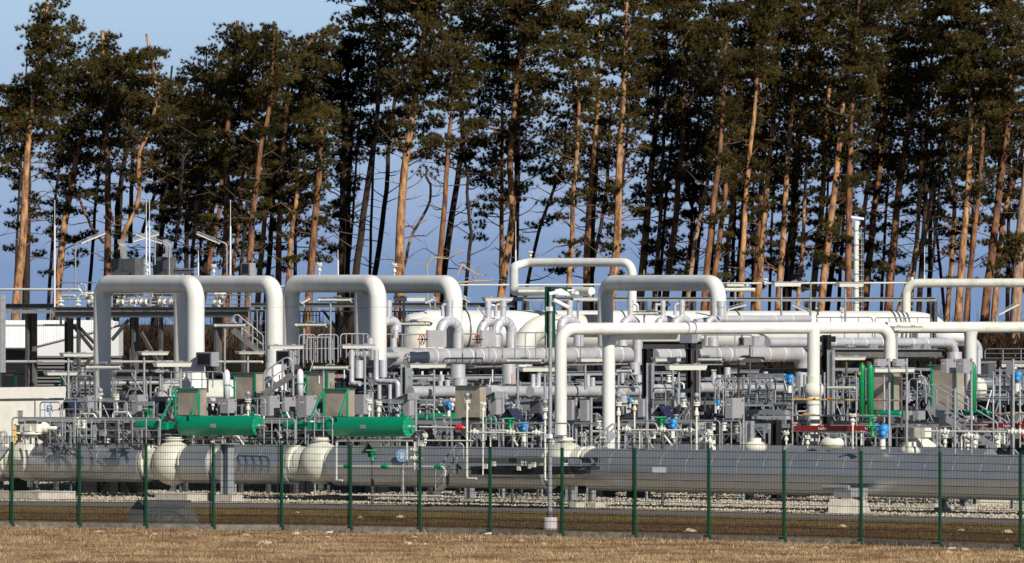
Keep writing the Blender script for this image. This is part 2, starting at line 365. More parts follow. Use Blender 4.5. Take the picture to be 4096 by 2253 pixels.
# ================= PLANT =================
def cv(x0,y0,k): return lambda u,v:(x0+u/k,y0+v/k)
R1=cv(0,1050,2.453);R2=cv(1000,1050,2.453);R3=cv(2000,1000,2.453);R4=cv(3046,1050,2.453)
CA=cv(0,1480,4.293);CB=cv(580,1480,4.293);CC=cv(1160,1480,4.293);CD=cv(1740,1480,4.293);CE=cv(2320,1480,4.293);CF=cv(2900,1480,4.293)
CG=cv(3496,1380,3.373);CH=cv(1700,1740,3.543)
rp=row(202.5,.7)
def pts(L,D): return [P(x,y,DL(D,x)) for x,y in L]
def pipe_mb(L,D,dia,bend,seg=20,mb=None,cap=True):
    p=pts(L,D); Dm=DL(D,L[0][0]); r=dia/2*Dm/F
    mb=mb or MB(); mb.tube(fillet(p,bend*Dm/F,8 if seg>10 else 4),r,seg,cap); return mb
def ring(mb,x,y,D,dia,ax,w=.03,ex=1.04,seg=24):
    r=dia/2*D/F; p=P(x,y,D); ax=V(ax).normalized(); mb.tube([p-ax*w/2,p+ax*w/2],r*ex,seg); return mb
AX=lambda t: V((1,-t,0)).normalized()
# ---- big grey pipeline with ball valves
pl=thing('pipeline','large grey metal clad pipeline running along behind the green fence','pipeline',G(2048,2016))
def yc(x): return float(np.interp(x,[-600,0,415,1180,2300,3368,4096,4700],[1846,1849,1851,1860,1876,1896,1912,1926]))
def dm(x): return float(np.interp(x,[-600,0,415,3368,4700],[151,152,153,177,187]))
def seg_pipe(x0,x1,rings,name='clad_section'):
    mb=MB(); n=max(2,int((x1-x0)/120)+1); xs=[x0+(x1-x0)*i/(n-1) for i in range(n)]
    mb.tube([P(x,yc(x),rp(x)) for x in xs],[dm(x)/2*rp(x)/F for x in xs],56)
    for x in rings:
        r=dm(x)/2*rp(x)/F; p=P(x,yc(x),rp(x)); a=AX(.7)
        mb.tube([p-a*.012,p+a*.012],r*1.006,56)
    k=0
    for a_,b_ in zip(rings,rings[1:]):   # lengthwise lap of each sheet, facing the camera
        k+=1; e=.18+.12*(k%2); q0=P(a_,yc(a_)+dm(a_)*e/1,rp(a_)); q1=P(b_,yc(b_)+dm(b_)*e,rp(b_))
        ca=math.sqrt(max(0,1-(2*e)**2)); nrm=-V((.573,.819,0))
        ra=dm(a_)/2*rp(a_)/F*ca+.004; mb.beam(q0+nrm*ra,q1+nrm*ra,.02,.02)
    ob(name,mb,M['clad'],pl)
seg_pipe(-560,38,[-300,-200,-100])
seg_pipe(158,590,[245,330,430,525]); seg_pipe(766,868,[]); seg_pipe(904,1176,[985,1080])
seg_pipe(1352,1770,[1440,1530,1640]); seg_pipe(1770,2205,[1870,1990,2100]); seg_pipe(2372,4750,[2480,2582,2685,2787,2887,2990,3095,3203,3308,3415,3522,3632,3740,3852,3962,4075,4190,4300,4420,4560])
for x in (3093,3308):
    pass
# inner unclad pipe
mb=MB(); mb.tube([P(x,yc(x),rp(x)) for x in (-500,1000,2300,4700)],[dm(x)*.40*rp(x)/F for x in (-500,1000,2300,4700)],24); ob('inner_pipe',mb,M['ball'],pl)
mb=MB(); q=P(2686,1879,rp(2686)); 
mb.box(q-W*.66,.5,.01,.17,U,W); ob('name_plate',mb,M['signw'],pl)
# second pipeline behind
pl2=thing('pipeline','second grey clad pipeline just behind and above the front one','pipeline',G(2600,1985))
r2p=row(212,.7)
mb=MB(); xs=[2290,2600,3000,3400,3700,3960]; ys=[1851,1850,1858,1862,1868,1875]
mb.tube([P(x,y,r2p(x)) for x,y in zip(xs,ys)],[75*212/F]*6,40)
for x in (2380,2470,2560,2660,2760,2860,3060,3160): 
    p=P(x,1853,r2p(x)); a=AX(.7); mb.tube([p-a*.01,p+a*.01],75.6*212/F,40)
ob('clad_section',mb,M['clad'],pl2)
mb=MB(); mb.tube([P(x,1876,row(224,.7)(x)) for x in (3900,4750)],100*224/F,40); o=ob('pipeline',mb,M['clad']); tag(o,'third grey clad pipeline rising higher behind at the right edge','pipeline')
def ball_valve(cx,cy,rad,nl,nr,label,D=None,dark=False):
    D=D or rp(cx); t=thing('ball_valve',label,'valve',G(cx,2005)); k=D/F; c=P(cx,cy,D); a=AX(.7)
    mb=MB(); n=18; w=rad*k
    # flattened ball with stepped shoulders, axis along the pipe
    prof=[]; Ln=.95*w
    for i in range(n+1):
        th=math.pi*i/n; prof.append((w*math.sin(th),-w*math.cos(th)))
    prof=[p for p in prof if p[0]>w*.60]; 
    mb.slathe(c,a,prof,36); ob('ball_body',mb,M['ball'],t)
    xl=(nl-cx)*k/a.x; xr=(nr-cx)*k/a.x
    for x0,x1 in((xl,-.70*w),(.70*w,xr)):
        s=1 if x0>0 else -1
        mb=MB(); A=x0 if s<0 else x1; B=x1 if s<0 else x0   # A outer, B inner
        mb.lathe(c,a,[(w*.60,A-s*(-.02)*0),(w*.60,A),(w*.80,A),(w*.83,A-s*.10),(w*.72,A-s*.16),(w*.72,B)] if 0 else [(0,A),(w*.78,A),(w*.80,A-s*.12),(w*.68,A-s*.16),(w*.68,A-s*.26),(w*.76,A-s*.29),(w*.74,B)],36); ob('neck_flange',mb,M['ball'],t)
    mb=MB(); q=P(cx+rad*.28,cy+4,D)-V((0,w*.93,0)); q=c+V((.30*w,-.93*w,.02*w)); mb.tube([q,q+V((-.02,-.16,0))],.045,8); mb.tube([q+V((-.02,-.16,-.06)),q+V((-.02,-.16,.06))],.05,8); ob('drain_nipple',mb,M['cream'],t)
    mb=MB(); mb.tube([c+Z*w*.92,c+Z*(w*1.16)],w*.36,20); mb.tube([c+Z*w*1.02,c+Z*(w*1.06)],w*.45,20); ob('stem_flange',mb,M['ball'],t)
    mb=MB(); mb.tube([c-Z*w*.9,c-Z*(w*1.25)],w*.14,12); mb.tube([c-Z*w*1.0+a*.3,c-Z*(w*1.3)+a*.3],.05,8); ob('drain_stub',mb,M['cream'],t)
    return t,c,w
bv1=ball_valve(121,1838,88,30,160,'cream ball valve under the white gearbox at the far left')
bv2=ball_valve(694,1853,90,592,766,'cream ball valve under the left green actuator')
bv3=ball_valve(1284,1852,87,1178,1352,'cream ball valve under the right green actuator')
bv4=ball_valve(2262,1850,86,2205,2372,'cream ball valve half hidden behind the camera pole')
# ---- green pneumatic actuators
def actuator_green(xb0,xb1,cy,rad,gx0,gx1,sx0,sx1,scy,srad,px0,px1,px2,py0,label,behind=False):
    D=rp(xb1)+.35; L=line(xb1,D,.75); k=D/F; a=AX(.75); t=thing('valve_actuator',label,'actuator',P((gx0+gx1)/2,1800,L(gx0)))
    A=P(xb0,cy,L(xb0)); B=P(xb1,cy,L(xb1)); r=rad*k; n=(B-A).length
    mb=MB(); mb.slathe(A,(B-A),[(r*.80,0),(r*.95,.05),(r,.14),(r,n)],40); mb.lathe(A,(B-A),[(0,0),(r*.8,0)],40); ob('cylinder',mb,M['green'],t)
    mb=MB(); mb.tube([B,B+a*.05],r*1.03,40); ob('end_cap',mb,M['green'],t)
    mb=MB(); b_=a.cross(Z).normalized()
    for i in range(10): th=i*.628; q=B+a*.05+(b_*math.cos(th)+Z*math.sin(th))*r*.86; mb.tube([q,q+a*.02],.018,6)
    mb.box(P((xb0+xb1)/2,cy,L((xb0+xb1)/2))-W*(r*.995),.22,.012,.12); ob('cap_bolts',mb,M['galv'],t)
    mb=MB(); mb.tube([B+a*.05,B+a*.10],r*.17,6); mb.tube([B+a*.10,B+a*.34],r*.08,10); mb.tube([B+a*.2,B+a*.27],r*.13,6); ob('rod_nut',mb,M['silverd'],t)
    A2=P(sx0,scy,L(sx0)); B2=P(sx1,scy,L(sx1)); r2=srad*k; n2=(B2-A2).length
    mb=MB(); mb.slathe(A2,(B2-A2),[(0,0),(r2*.8,.02),(r2,.12),(r2,n2-.1),(r2*.96,n2-.02),(r2*.5,n2)],28); ob('spring_can',mb,M['green'],t)
    g0=P(gx0,scy+4,L(gx0)); g1=P(gx1,scy+4,L(gx1)); mb=MB(); mb.beam(B2-a*.05,A+a*.02,.34,r2*1.45); mb.box(g0*.7+g1*.3-W*.2,(g1-g0).length*.52,.16,r2*1.5)
    for s in(-1,1):
        for s2 in(-1,1): mb.tube([g0*.7+g1*.3-W*.28+a*s*.13+Z*s2*r2*.6,g0*.7+g1*.3-W*.30+a*s*.13+Z*s2*r2*.6],.025,6)
    ob('yoke_box',mb,M['green'],t)
    mb=MB(); mb.beam(P(gx0+50,scy+r2/k,L(gx0)),P(gx0+50,scy+r2/k+26,L(gx0)),.5,.5); ob('mounting_stool',mb,M['brownp'],t)
    # lugs
    mb=MB()
    for x in(xb0+38,xb1-22):
        q=P(x,cy-rad,L(x)); mb.poly([q-a*.1,q+a*.12,q+a*.03+Z*.14,q-a*.03+Z*.14],.03,W)
    q=A-a*.1+Z*r*.5; mb.box(q,.08,.3,r*.9); ob('lifting_lug',mb,M['green'],t)
    # frame of struts carrying the control cabinet
    mb=MB(); yt=py0; b=cy-rad
    for x,y0 in((px0+2,scy-10),(px1-3,b)):
        mb.tube([P(x,yt,L(x)-.1),P(x,y0,L(x)-.1)],.045,4)
    mb.tube([P(px0,yt+2,L(px0)-.1),P(px1,yt+1,L(px1)-.1)],.03,4)
    mb.tube([P(px0,yt+6,L(px0)-.15),P(px0-(px1-px0)*.60,scy-10,L(px0)-.3)],.038,6)
    mb.tube([P(px1-3,yt+4,L(px1)-.15),P(px1-33,b-2,L(px1)-.3)],.032,6)
    ob('strut_frame',mb,M['green'],t)
    return t
actuator_green(726,1029,1703,39.5,649,720,544,636,1700.5,18.5,700,800,825,1555,'big green cylinder actuator on the left of the pair of valves')
actuator_green(1321,1630,1707,40,1244,1314,1135,1232,1702,18,1293,1393,1419,1556,'big green cylinder actuator on the right of the pair of valves')
# ---- boxes seen on two faces
def obox_mb(xl,xm,xr,yt,yb,D,mb=None,inset=0):
    k=D/F; lu=(xm-xl)*k/.8; lv=(xr-xm)*k/.6; c=P(xm,(yt+yb)/2,D)-U*lu/2+W*lv/2
    mb=mb or MB(); mb.box(c,lu,lv,(yb-yt)*k); return mb,c,lu,lv,(yb-yt)*k
def cabinet(xl,xm,xr,yt,yb,D,base,matn='grey',feet=True,group=None,cat='cabinet',hood=False,anc=ANC,mark=True,stand=0):
    D=DL(D,xm); k=D/F; mb,c,lu,lv,h=obox_mb(xl,xm,xr,yt,yb,D)
    t=thing('control_cabinet','',cat,V((c.x,c.y,0)),group); later(t,base,(xl+xr)/2)
    ob('housing',mb,M[matn],t)
    cor=P(xm,(yt+yb)/2,D)
    mb=MB(); mb.box(c+U*(lu/2+.008),.012,lv*.94,h*.95); ob('door',mb,M[matn],t)
    if mark:
        mb=MB()
        for s in(-1,1): mb.box(c+U*(lu/2+.02)+W*lv*.30+Z*h*.38*s,.03,.05,.07)
        ob('hinge',mb,M['greyd'],t)
        mb=MB(); mb.box(c-W*(lv/2+.004)+Z*h*.18,lu*.45,.006,.035); ob('name_tag',mb,M['signw'],t)
        mb=MB(); q=c-W*(lv/2+.004)+Z*h*.28; mb.poly([q-U*.04,q+U*.04,q+Z*.07],.006,-W); ob('warning_mark',mb,M['orange'],t)
    if feet:
        mb=MB(); mb.tube([V((c.x,c.y,0))+W*(lv/2+.05)+U*lu*.2,V((c.x,c.y,c.z+h*.55))+W*(lv/2+.05)+U*lu*.2],.04,8)
        if stand: mb.tube([V((c.x,c.y,0))+U*(lu/2+.05)+W*lv*.25,V((c.x,c.y,c.z+h*.62))+U*(lu/2+.05)+W*lv*.25],.045,8)
        ob('stand_pole',mb,M['galv'],t)
    if hood:
        mb=MB(); q=c+Z*(h/2); mb.poly([q-U*(lu/2+.35)-W*(lv/2+.1)-Z*.08,q+U*(lu/2)-W*(lv/2+.1)+Z*.12,q+U*(lu/2)+W*(lv/2+.1)+Z*.12,q-U*(lu/2+.35)+W*(lv/2+.1)-Z*.08],.02,Z)
        mb.box(q+U*(lu/2+.03)+Z*.02,.02,lv+.2,.2); ob('rain_hood',mb,M['galv'],t)
    return t
def cc(conv,a,b,c_,y0,y1): 
    x0,yt=conv(a,y0); xm,_=conv(b,0); x1,yb=conv(c_,y1); return x0,xm,x1,yt,yb
row2=row(209)
G1='grey cabinets on poles'
for args in [(CA,2210,2365,2530,430,770),(CA,1420,1500,1600,455,750),(CB,1285,1420,1565,500,745),(CB,1975,2135,2305,445,790),(CB,2345,2400,2560,470,720),
  (CC,120,278,450,445,790),(CF,5,120,345,485,835),(CG,905,972,1115,190,385),(CG,1122,1200,1340,190,385),(CG,0,40,220,190,290),(CG,250,300,458,190,290)]:
    cabinet(*cc(*args),row2,'grey metal control cabinet','grey',group=G1)
for args in [(CC,1115,1262,1430,425,765),(CE,990,1070,1145,500,810),(CD,2270,2345,2420,520,865),(CE,0,115,190,520,880),(CG,1785,1850,1866,215,400)]:
    cabinet(*cc(*args),row2,'narrow grey control cabinet with pole in front','grey',group=G1,mark=False,stand=1)
cabinet(*cc(CC,1940,2040,2170,470,790),row2,'grey cabinet under a flared grey rain hood','grey',hood=True,group=G1,mark=False,stand=1)
cabinet(*cc(CD,945,1045,1180,450,770),row2,'grey cabinet under a flared grey rain hood','grey',hood=True,group=G1,mark=False,stand=1)
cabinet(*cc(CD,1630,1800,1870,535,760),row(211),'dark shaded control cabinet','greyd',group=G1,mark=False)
cabinet(*cc(CG,395,450,525,890,1012),row(214),'low galvanised box under the platform','galv',group=G1,mark=False,feet=False)
cabinet(*cc(CG,530,590,700,890,1012),row(214),'low galvanised box under the platform','galv',group=G1,mark=False,feet=False)
def inox(xl,xm,xr,yt,yb,D,label,frame=True):
    D=DL(D,xm); mb,c,lu,lv,h=obox_mb(xl,xm,xr,yt,yb,D); t=thing('instrument_cabinet',label,'cabinet',V((c.x,c.y,0)),'brown steel instrument cabinets')
    ob('housing',mb,M['inox'],t)
    mb=MB(); mb.box(c+Z*(h/2+.02)-W*.03,lu+.06,lv+.1,.03); ob('roof_plate',mb,M['galvd'],t)
    mb=MB(); mb.box(c-Z*(h/2+.3),lu*.6,lv*.6,.6); ob('plinth',mb,M['galvd'],t)
    if frame:
        mb=MB()
        for s in(-1,1): mb.beam(c+U*s*(lu/2+.03)-W*(lv/2+.03)-Z*h*.6,c+U*s*(lu/2+.03)-W*(lv/2+.03)+Z*h*.5,.05,.05)
        mb.beam(c-U*lu*.7-W*(lv/2+.03)+Z*h*.52,c+U*lu*.5-W*(lv/2+.03)+Z*h*.52,.05,.05); ob('green_frame',mb,M['green'],t)
    return t,c,lu,lv,h
inox(*cc(CB,545,945,1050,330,780),row(203.5),'brown steel panel cabinet framed by green struts, left actuator',False)
inox(*cc(CC,598,1000,1108,340,800),row(203.5),'brown steel panel cabinet framed by green struts, right actuator',False)
inox(*cc(CB,1545,1890,2030,65,500),row(214),'brown steel cabinet in green frame beside left white gas bottle')
inox(*cc(CC,300,640,760,45,560),row(214),'brown steel cabinet in green frame beside right white gas bottle')
t,c,lu,lv,h=inox(*cc(CD,345,770,875,290,815),row(206),'wide brown steel cabinet behind the red valve pipe',False)
mb=MB(); mb.box(c-W*(lv/2+.005)+U*.35*lu*.4+Z*h*.2,.09,.008,.13); ob('door_latch',mb,M['greyd'],t)
inox(*cc(CG,0,250,350,380,880),row(218),'brown steel cabinet behind the green gas bottles')
inox(*cc(CG,810,1100,1225,290,880),row(218),'tall brown steel cabinet with orange tag behind the open stairs')
# ---- gas bottles
def bottle(cx,w,yt,yb,D,mt,label,ring_=None,cap='red',grp=None):
    D=DL(D,cx); k=D/F; r=w/2*k; p=P(cx,yb,D); h=(yb-yt)*k; t=thing('gas_bottle',label,'gas bottle',p,grp)
    mb=MB(); mb.slathe(p,Z,[(0,0),(r,.02),(r,h-.22),(r*.93,h-.12),(r*.7,h-.04),(r*.3,h)],24); ob('bottle',mb,mt,t)
    mb=MB(); mb.tube([p+Z*h,p+Z*(h+.04)],r*.3,10); ob('valve_cap',mb,M[cap],t)
    if ring_:
        mb=MB(); mb.tube([P(cx,ring_-1,D)-Z*.02,P(cx,ring_-1,D)+Z*.02],r*1.05,24); ob('clamp_ring',mb,M['green'],t)
bottle(907,27,1480,1597,row(211),M['signw'],'white gas bottle with red cap left of the second arch leg',1542,'red','white gas bottles')
bottle(1200.5,27,1477,1586,row(211),M['signw'],'white gas bottle with red cap near the third pipe arch',1537,'red','white gas bottles')
bottle(3449,26,1455,1660,row(212),M['bottle'],'tall green gas bottle with yellow label, left of the pair',1527,'red','green gas bottles')
bottle(3481,28,1455,1660,row(212),M['bottle'],'tall green gas bottle with red mark, right of the pair',1527,'red','green gas bottles')
bottle(3894,24,1453,1643,row(214),M['bottle'],'tall green gas bottle partly behind paired grey cabinets',1525,'red','green gas bottles')
mb=MB(); mb.beam(P(3448,1494,row(212)(3448))-W*.14-U*.05,P(3448,1494,row(212)(3448))-W*.14+U*.04,.01,.09); o=ob('bottle_tag',mb,M['yellow']); tag(o,'small yellow paper tag on the left green gas bottle','tag')
# green lower pieces
def gcyl(x0,x1,cy,rad,K,label):
    L=row(K); mb=MB(); mb.slathe(P(x0,cy,L(x0)),P(x1,cy,L(x1))-P(x0,cy,L(x0)),[(0,0),(rad*.9*K/F,.02),(rad*K/F,.1),(rad*K/F,(P(x1,cy,L(x1))-P(x0,cy,L(x0))).length-.05),(rad*.9*K/F,(P(x1,cy,L(x1))-P(x0,cy,L(x0))).length),(0,(P(x1,cy,L(x1))-P(x0,cy,L(x0))).length+.01)],28)
    o=ob('green_tank',mb,M['green']); tag(o,label,'tank')
gcyl(1672,1855,1676,24,216,'green tank lying behind the thin cream pipe with the red valve')
gcyl(1560,1712,1697,14,214,'slim green tank behind the end of the right green actuator')
gcyl(1128,1205,1676,22,216,'green tank seen between the two big green actuators')
gcyl(1940,1992,1690,17,215,'short green tank behind rails by the brown cabinet')
gcyl(3500,3607,1656,12,214,'slim horizontal green tube below the green gas bottles')
gcyl(3862,3955,1652,11,216,'slim green tube with white band below right green bottle')
# ---- pipe arches
wm=M['white']
def arch(x0,x1,yt,dia,yb0,yb1,D,label,bend=62):
    t=1/(.60+((x0+x1)/2-2048)/F)
    L=line((x0+x1)/2,D,t); th=thing('pipe_arch',label,'pipe',P(x0,yb0,L(x0)),'white pipe arches'); k=D/F; yc_=yt+dia/2
    mb=pipe_mb([(x0,yb0),(x0,yc_),(x1,yc_),(x1,yb1)],L,dia,bend,36)
    ob('bent_pipe',mb,wm,th)
    mb=MB(); r=dia/2*k
    for x in(x0,x1): 
        p=P(x,yc_+bend+32,L(x)); mb.tube([p-Z*.008,p+Z*.008],r*1.012,36)
    for s,x in((1,x0),(-1,x1)):
        p=P(x+s*bend*.9,yc_,L(x+s*bend*.9)); a=AX(t); mb.tube([p-a*.008,p+a*.008],r*1.012,36)
    ob('weld_seam',mb,M['galv'],th)
    mb=MB(); xa,xb=x0+(x1-x0)*.20,x0+(x1-x0)*.27; mb.tube([P(xa,yc_,L(xa)),P(xb,yc_,L(xb))],r*1.004,36); ob('repaint_band',mb,M['white2'],th)
    return th,L
arch(409,782,1101,70,1700,1486,226,'first white pipe arch from left, long left leg in shade')
arch(729,1098,1103,68,1530,1486,233,'second white pipe arch from left, behind the first and left of third')
arch(1163,1511,1100,70,1480,1440,228,'third white pipe arch from left, ending behind a gooseneck')
arch(1452,1814,1102,71,1470,1470,235,'fourth white pipe arch from left, half behind the third')
arch(2422,2873,1101,63,1385,1330,243,'fifth white pipe arch, widest, above the cream front pipe')
# thickened foot of arch 1 right leg and white vessel under it
def simple(name,mb,mt,label,cat,group=None):
    o=ob(name,mb,mt); tag(o,label,cat,group); return o
D=225; k=D/F
t=thing('pressure_vessel','white vessel with sloping end under the first pipe arch','vessel',P(760,1700,230))
mb=MB(); mb.slathe(P(640,1600,233),V((.9,-.42,.0)),[(0,0),(.35,.03),(.62,.18),(.72,.4),(.74,2.9),(.6,3.2),(0,3.3)],36); ob('shell',mb,M['cream'],t)
mb=MB(); mb.slathe(P(782,1520,224.5),Z,[(.62,-.3),(.5,-.12),(.36,.1),(.32,.6),(.315,1.2)],32); ob('nozzle',mb,wm,t)
mb=MB(); mb.slathe(P(1098,1510,229),Z,[(.55,-.5),(.42,-.1),(.33,.25),(.32,.5)],32); 
simple('pipe_nozzle',mb,wm,'flared white nozzle at the foot of the second pipe arch','nozzle')
# high thin loop (sixth)
L=line(2300,252,1.1)
t=thing('pipe_loop','thin white pipe loop standing highest behind the fifth arch','pipe',P(2529,1420,250))
mb=MB(); a=P(2367,1166,248); b=P(2085,1166,252); 
p=[P(2367,1166,247),P(2095,1166,250),P(2050,1110,254),P(2085,1050,257),P(2529,1050,252),P(2529,1390,252)]
mb.tube(fillet(p[:1]+[P(2056,1166,251),P(2056,1050,256)]+[P(2529,1050,252),P(2529,1390,252)],.46,9),17.5*252/F,28); ob('bent_pipe',mb,wm,t)
# top right cream pipe
t=thing('overhead_pipe','weathered cream pipe bending down onto the vessel at top right','pipe',P(3625,1300,246))
Lr=line(3625,246,.3); ob('bent_pipe',pipe_mb([(3625,1250),(3625,1133),(4500,1131)],Lr,35,44,28),M['cream'],t)
mb=MB(); q=P(3648,1114,246); mb.tube([q-Z*.05,q+Z*.05],.06,10); ob('vent_cap',mb,M['signw'],t)
# ---- front cream pipe on legs, running away to the right
t=thing('overhead_pipe','long off-white pipe on tall legs crossing in front, with tee and ball','pipe',P(2243,1800,216))
Lf=line(2243,207,-.5)
mb=pipe_mb([(2243,1800),(2243,1316),(3560,1310),(3560,1445)],Lf,49,58,32); ob('bent_pipe',mb,wm,t)
def ff(x): return Lf(x)
mb=MB(); D=ff(3254); mb.tube([P(3254,1312,D),P(3254,1770,D)],25.5*D/F,28); ob('tee_leg',mb,wm,t)
mb=MB(); mb.ball(P(3256,1560,D),41*D/F,1.0,28,14); mb.tube([P(3254,1505,D),P(3254,1618,D)],30*D/F,28); ob('ball_section',mb,M['ball'],t)
mb=MB()
for x in(2740,2767): 
    p=P(x,1312,ff(x)); a=AX(-1.1); mb.tube([p-a*.03,p+a*.03],26.5*ff(x)/F,28)
ob('pipe_clamp',mb,M['galv'],t)
t=thing('overhead_pipe','second off-white pipe with tee leg running out at right edge','pipe',P(3882,1750,222))
Ls=line(3882,222,-.4)
ob('straight_pipe',pipe_mb([(3545,1311),(4500,1309)],Ls,46,0,28),M['cream'],t)
mb=MB(); D=Ls(3882); mb.slathe(P(3882,1740,D),Z,[(25*D/F,0),(25*D/F,(1740-1345)*D/F),(30*D/F,(1740-1325)*D/F)],28); ob('tee_leg',mb,wm,t)
t=thing('overhead_pipe','off-white pipe elbow turning down just right of the tallest front leg','pipe',P(2435,1800,222))
Lg=line(2435,208.5,-.6); ob('bent_pipe',pipe_mb([(2435,1800),(2435,1335),(2700,1333)],Lg,51,50,28),wm,t)
# ---- big white vessel far behind
t=thing('pressure_vessel','very large white vessel lying behind the silver pipes','vessel',P(2700,1500,250))
LV=line(2700,252,-.35)
A=P(1700,1320,LV(1700)); B=P(3790,1322,LV(3790)); ax=(B-A); n=ax.length; r=78*252/F
mb=MB(); mb.slathe(A,ax,[(0,-.9),(.35,-.86),(.6,-.66),(r,.0),(r,n-1.5),(r*.93,n-1.0),(r*.72,n-.45),(r*.4,n-.12),(0,n)],44); ob('shell',mb,wm,t)
mb=MB()
for x in(1858,2212,2480,2940,3560,3578,3596,3612):
    mb=MB(); p=P(x,1321,LV(x)); a=ax.normalized(); mb.tube([p-a*.035,p+a*.035],r*1.02,40); ob('shell_band',mb,M['galvd'],t)
mb=MB()
for x in(1870,2300,2950,3500):
    mb=MB(); p=P(x,1400,LV(x)); mb.beam(p,V((p.x,p.y,0)),.5,.4); ob('saddle_leg',mb,M['steel'],t)
t=thing('vessel_elbow','large white elbow pipe curving down under the big white vessel','pipe',P(2090,1480,246))
mb=pipe_mb([(2420,1304),(2110,1304),(2080,1480)],line(2200,247,-.3),92,110,32); ob('bent_pipe',mb,M['cream'],t)
t=thing('pressure_vessel','white domed vessel between third and fourth silver goosenecks','vessel',P(1660,1470,244))
mb=MB(); mb.slathe(P(1700,1400,246),Z,[(.9,-1.2),(.95,.3),(.85,.75),(.55,1.1),(0,1.25)],36); ob('shell',mb,M['cream'],t)
t=thing('pressure_vessel','white valve body behind the right lower edge of big vessel','vessel',P(3790,1400,246))
mb=MB(); mb.slathe(P(3740,1345,244),V((1,.2,0)),[(0,0),(.2,.02),(.25,1.2),(0,1.25)],24); ob('shell',mb,wm,t)
# ---- silver clad ducts
sv=M['silver']; sd=M['silverd']
def duct(name,L,D,dia,label,bend=40,seams=(),mt=None,bandm=None,ends=()):
    t=thing(name,label,'pipe',P(L[0][0],max(y for _,y in L)+40,DL(D,L[0][0])))
    ob('clad_pipe',pipe_mb(L,D,dia,bend,32),mt or sd,t)
    if seams:
        mb=MB()
        for x in seams:
            (x0,y0),(x1,y1)=L[0],L[1]
            for s in range(len(L)-1):
                if min(L[s][0],L[s+1][0])<=x<=max(L[s][0],L[s+1][0]) and abs(L[s][0]-L[s+1][0])>5: (x0,y0),(x1,y1)=L[s],L[s+1]
            y=y0+(y1-y0)*(x-x0)/(x1-x0); d=DL(D,x); a=(P(x1,y1,DL(D,x1))-P(x0,y0,DL(D,x0))).normalized(); p=P(x,y,d)
            mb.tube([p-a*.015,p+a*.015],dia/2*d/F*1.012,32)
        ob('seam_band',mb,M['signw'] if bandm is None else bandm,t)
    return t
S1=line(2000,231,-1.1)
t=duct('silver_duct',[(1560,1430),(2512,1421)],S1,68,'long silver duct with round end behind the platform rail',0,(1602,1690,1730,1775,1870,1912,1960,2095,2160,2230,2290,2380,2470))
mb=MB(); p=P(1556,1430,S1(1556)); a=AX(-1.1); mb.tube([p-a*.06,p+a*1.0],41*S1(1556)/F,36); ob('end_drum',mb,sd,t)
mb=MB(); q=P(1500,1424,S1(1556)-1.2); mb.tube([q-V((.3,.1,0))*0,q+V((.75,.9,0))],14*S1(1556)/F,20); ob('end_stub',mb,sd,t)
t=duct('silver_duct',[(1450,1432),(1490,1431)],S1,66,'shorter silver drum end left of the long duct',0)
mb=MB(); q=P(1399,1418,S1(1400)-1.2); mb.tube([q,q+V((.6,.75,0))],13*S1(1556)/F,20); ob('end_stub',mb,sd,t)
duct('silver_duct',[(2612,1426),(3205,1413),(3222,1560)],S1,66,'silver duct bending down beside the white ball tee',50,(2660,2700,2860,2905,3060,3122,3190))
duct('silver_duct',[(2780,1290),(2870,1277),(3238,1276)],line(2800,238,-1.1),29,'silver pipe above the cream front pipe, right of arch',20,(2900,2960,3095,3165),sv)
duct('silver_duct',[(3070,1371),(3818,1371),(3818,1480)],line(3100,232,-1.1),39,'silver pipe on brackets bending down near stairs',50,(3330,3400,3455,3520,3645,3700),sv)
duct('silver_duct',[(3700,1368),(3914,1368),(3914,1500)],line(3700,243,-1.1),33,'silver pipe bending down just behind the cream tee leg',40,(),sv)
for x,w in((3818,60),(3914,22)): pass
S4=row(222,-1.1)
duct('silver_duct',[(1640,1568),(2420,1566),(2560,1564)],S4,48,'low silver duct behind the brown steel cabinet',0,(1682,1735,1800,1910,2068,2118,2330,2385),bandm=sv)
duct('silver_duct',[(1950,1563),(2003,1563),(2018,1640)],row(219,-1.1),46,'silver elbow dropping just right of the brown cabinet',40,(),sv)
duct('silver_duct',[(2120,1566),(2172,1566),(2178,1640)],row(220,-1.1),46,'silver elbow dropping just left of the camera pole',44,(),sv)
duct('silver_duct',[(2420,1562),(2480,1562),(2502,1650)],row(217,-1.1),46,'silver elbow dropping between cream leg and dark column',56,(),sv)
duct('silver_duct',[(2590,1558),(2718,1558),(2728,1640)],row(217,-1.1),42,'bright silver elbow framed by the black gantry',52,(2630,2705),sv)
duct('silver_duct',[(2790,1552),(3150,1550),(3300,1550)],row(222,-1.1),44,'low silver duct behind rails right of the gantry',0,(2850,3030,3110),bandm=sv)
duct('silver_duct',[(3880,1536),(4500,1536)],row(222,-.6),46,'low grey clad pipe at right behind handrails',0,(3925,4015),M['clad'],M['signw'])
mb=MB(); mb.slathe(P(3880,1560,221),V((1,.4,0)),[(.1,0),(.4,.08),(.42,.35),(.3,.5)],24); simple('globe_valve',mb,M['ball'],'round cream valve body left of the low right pipe','valve')
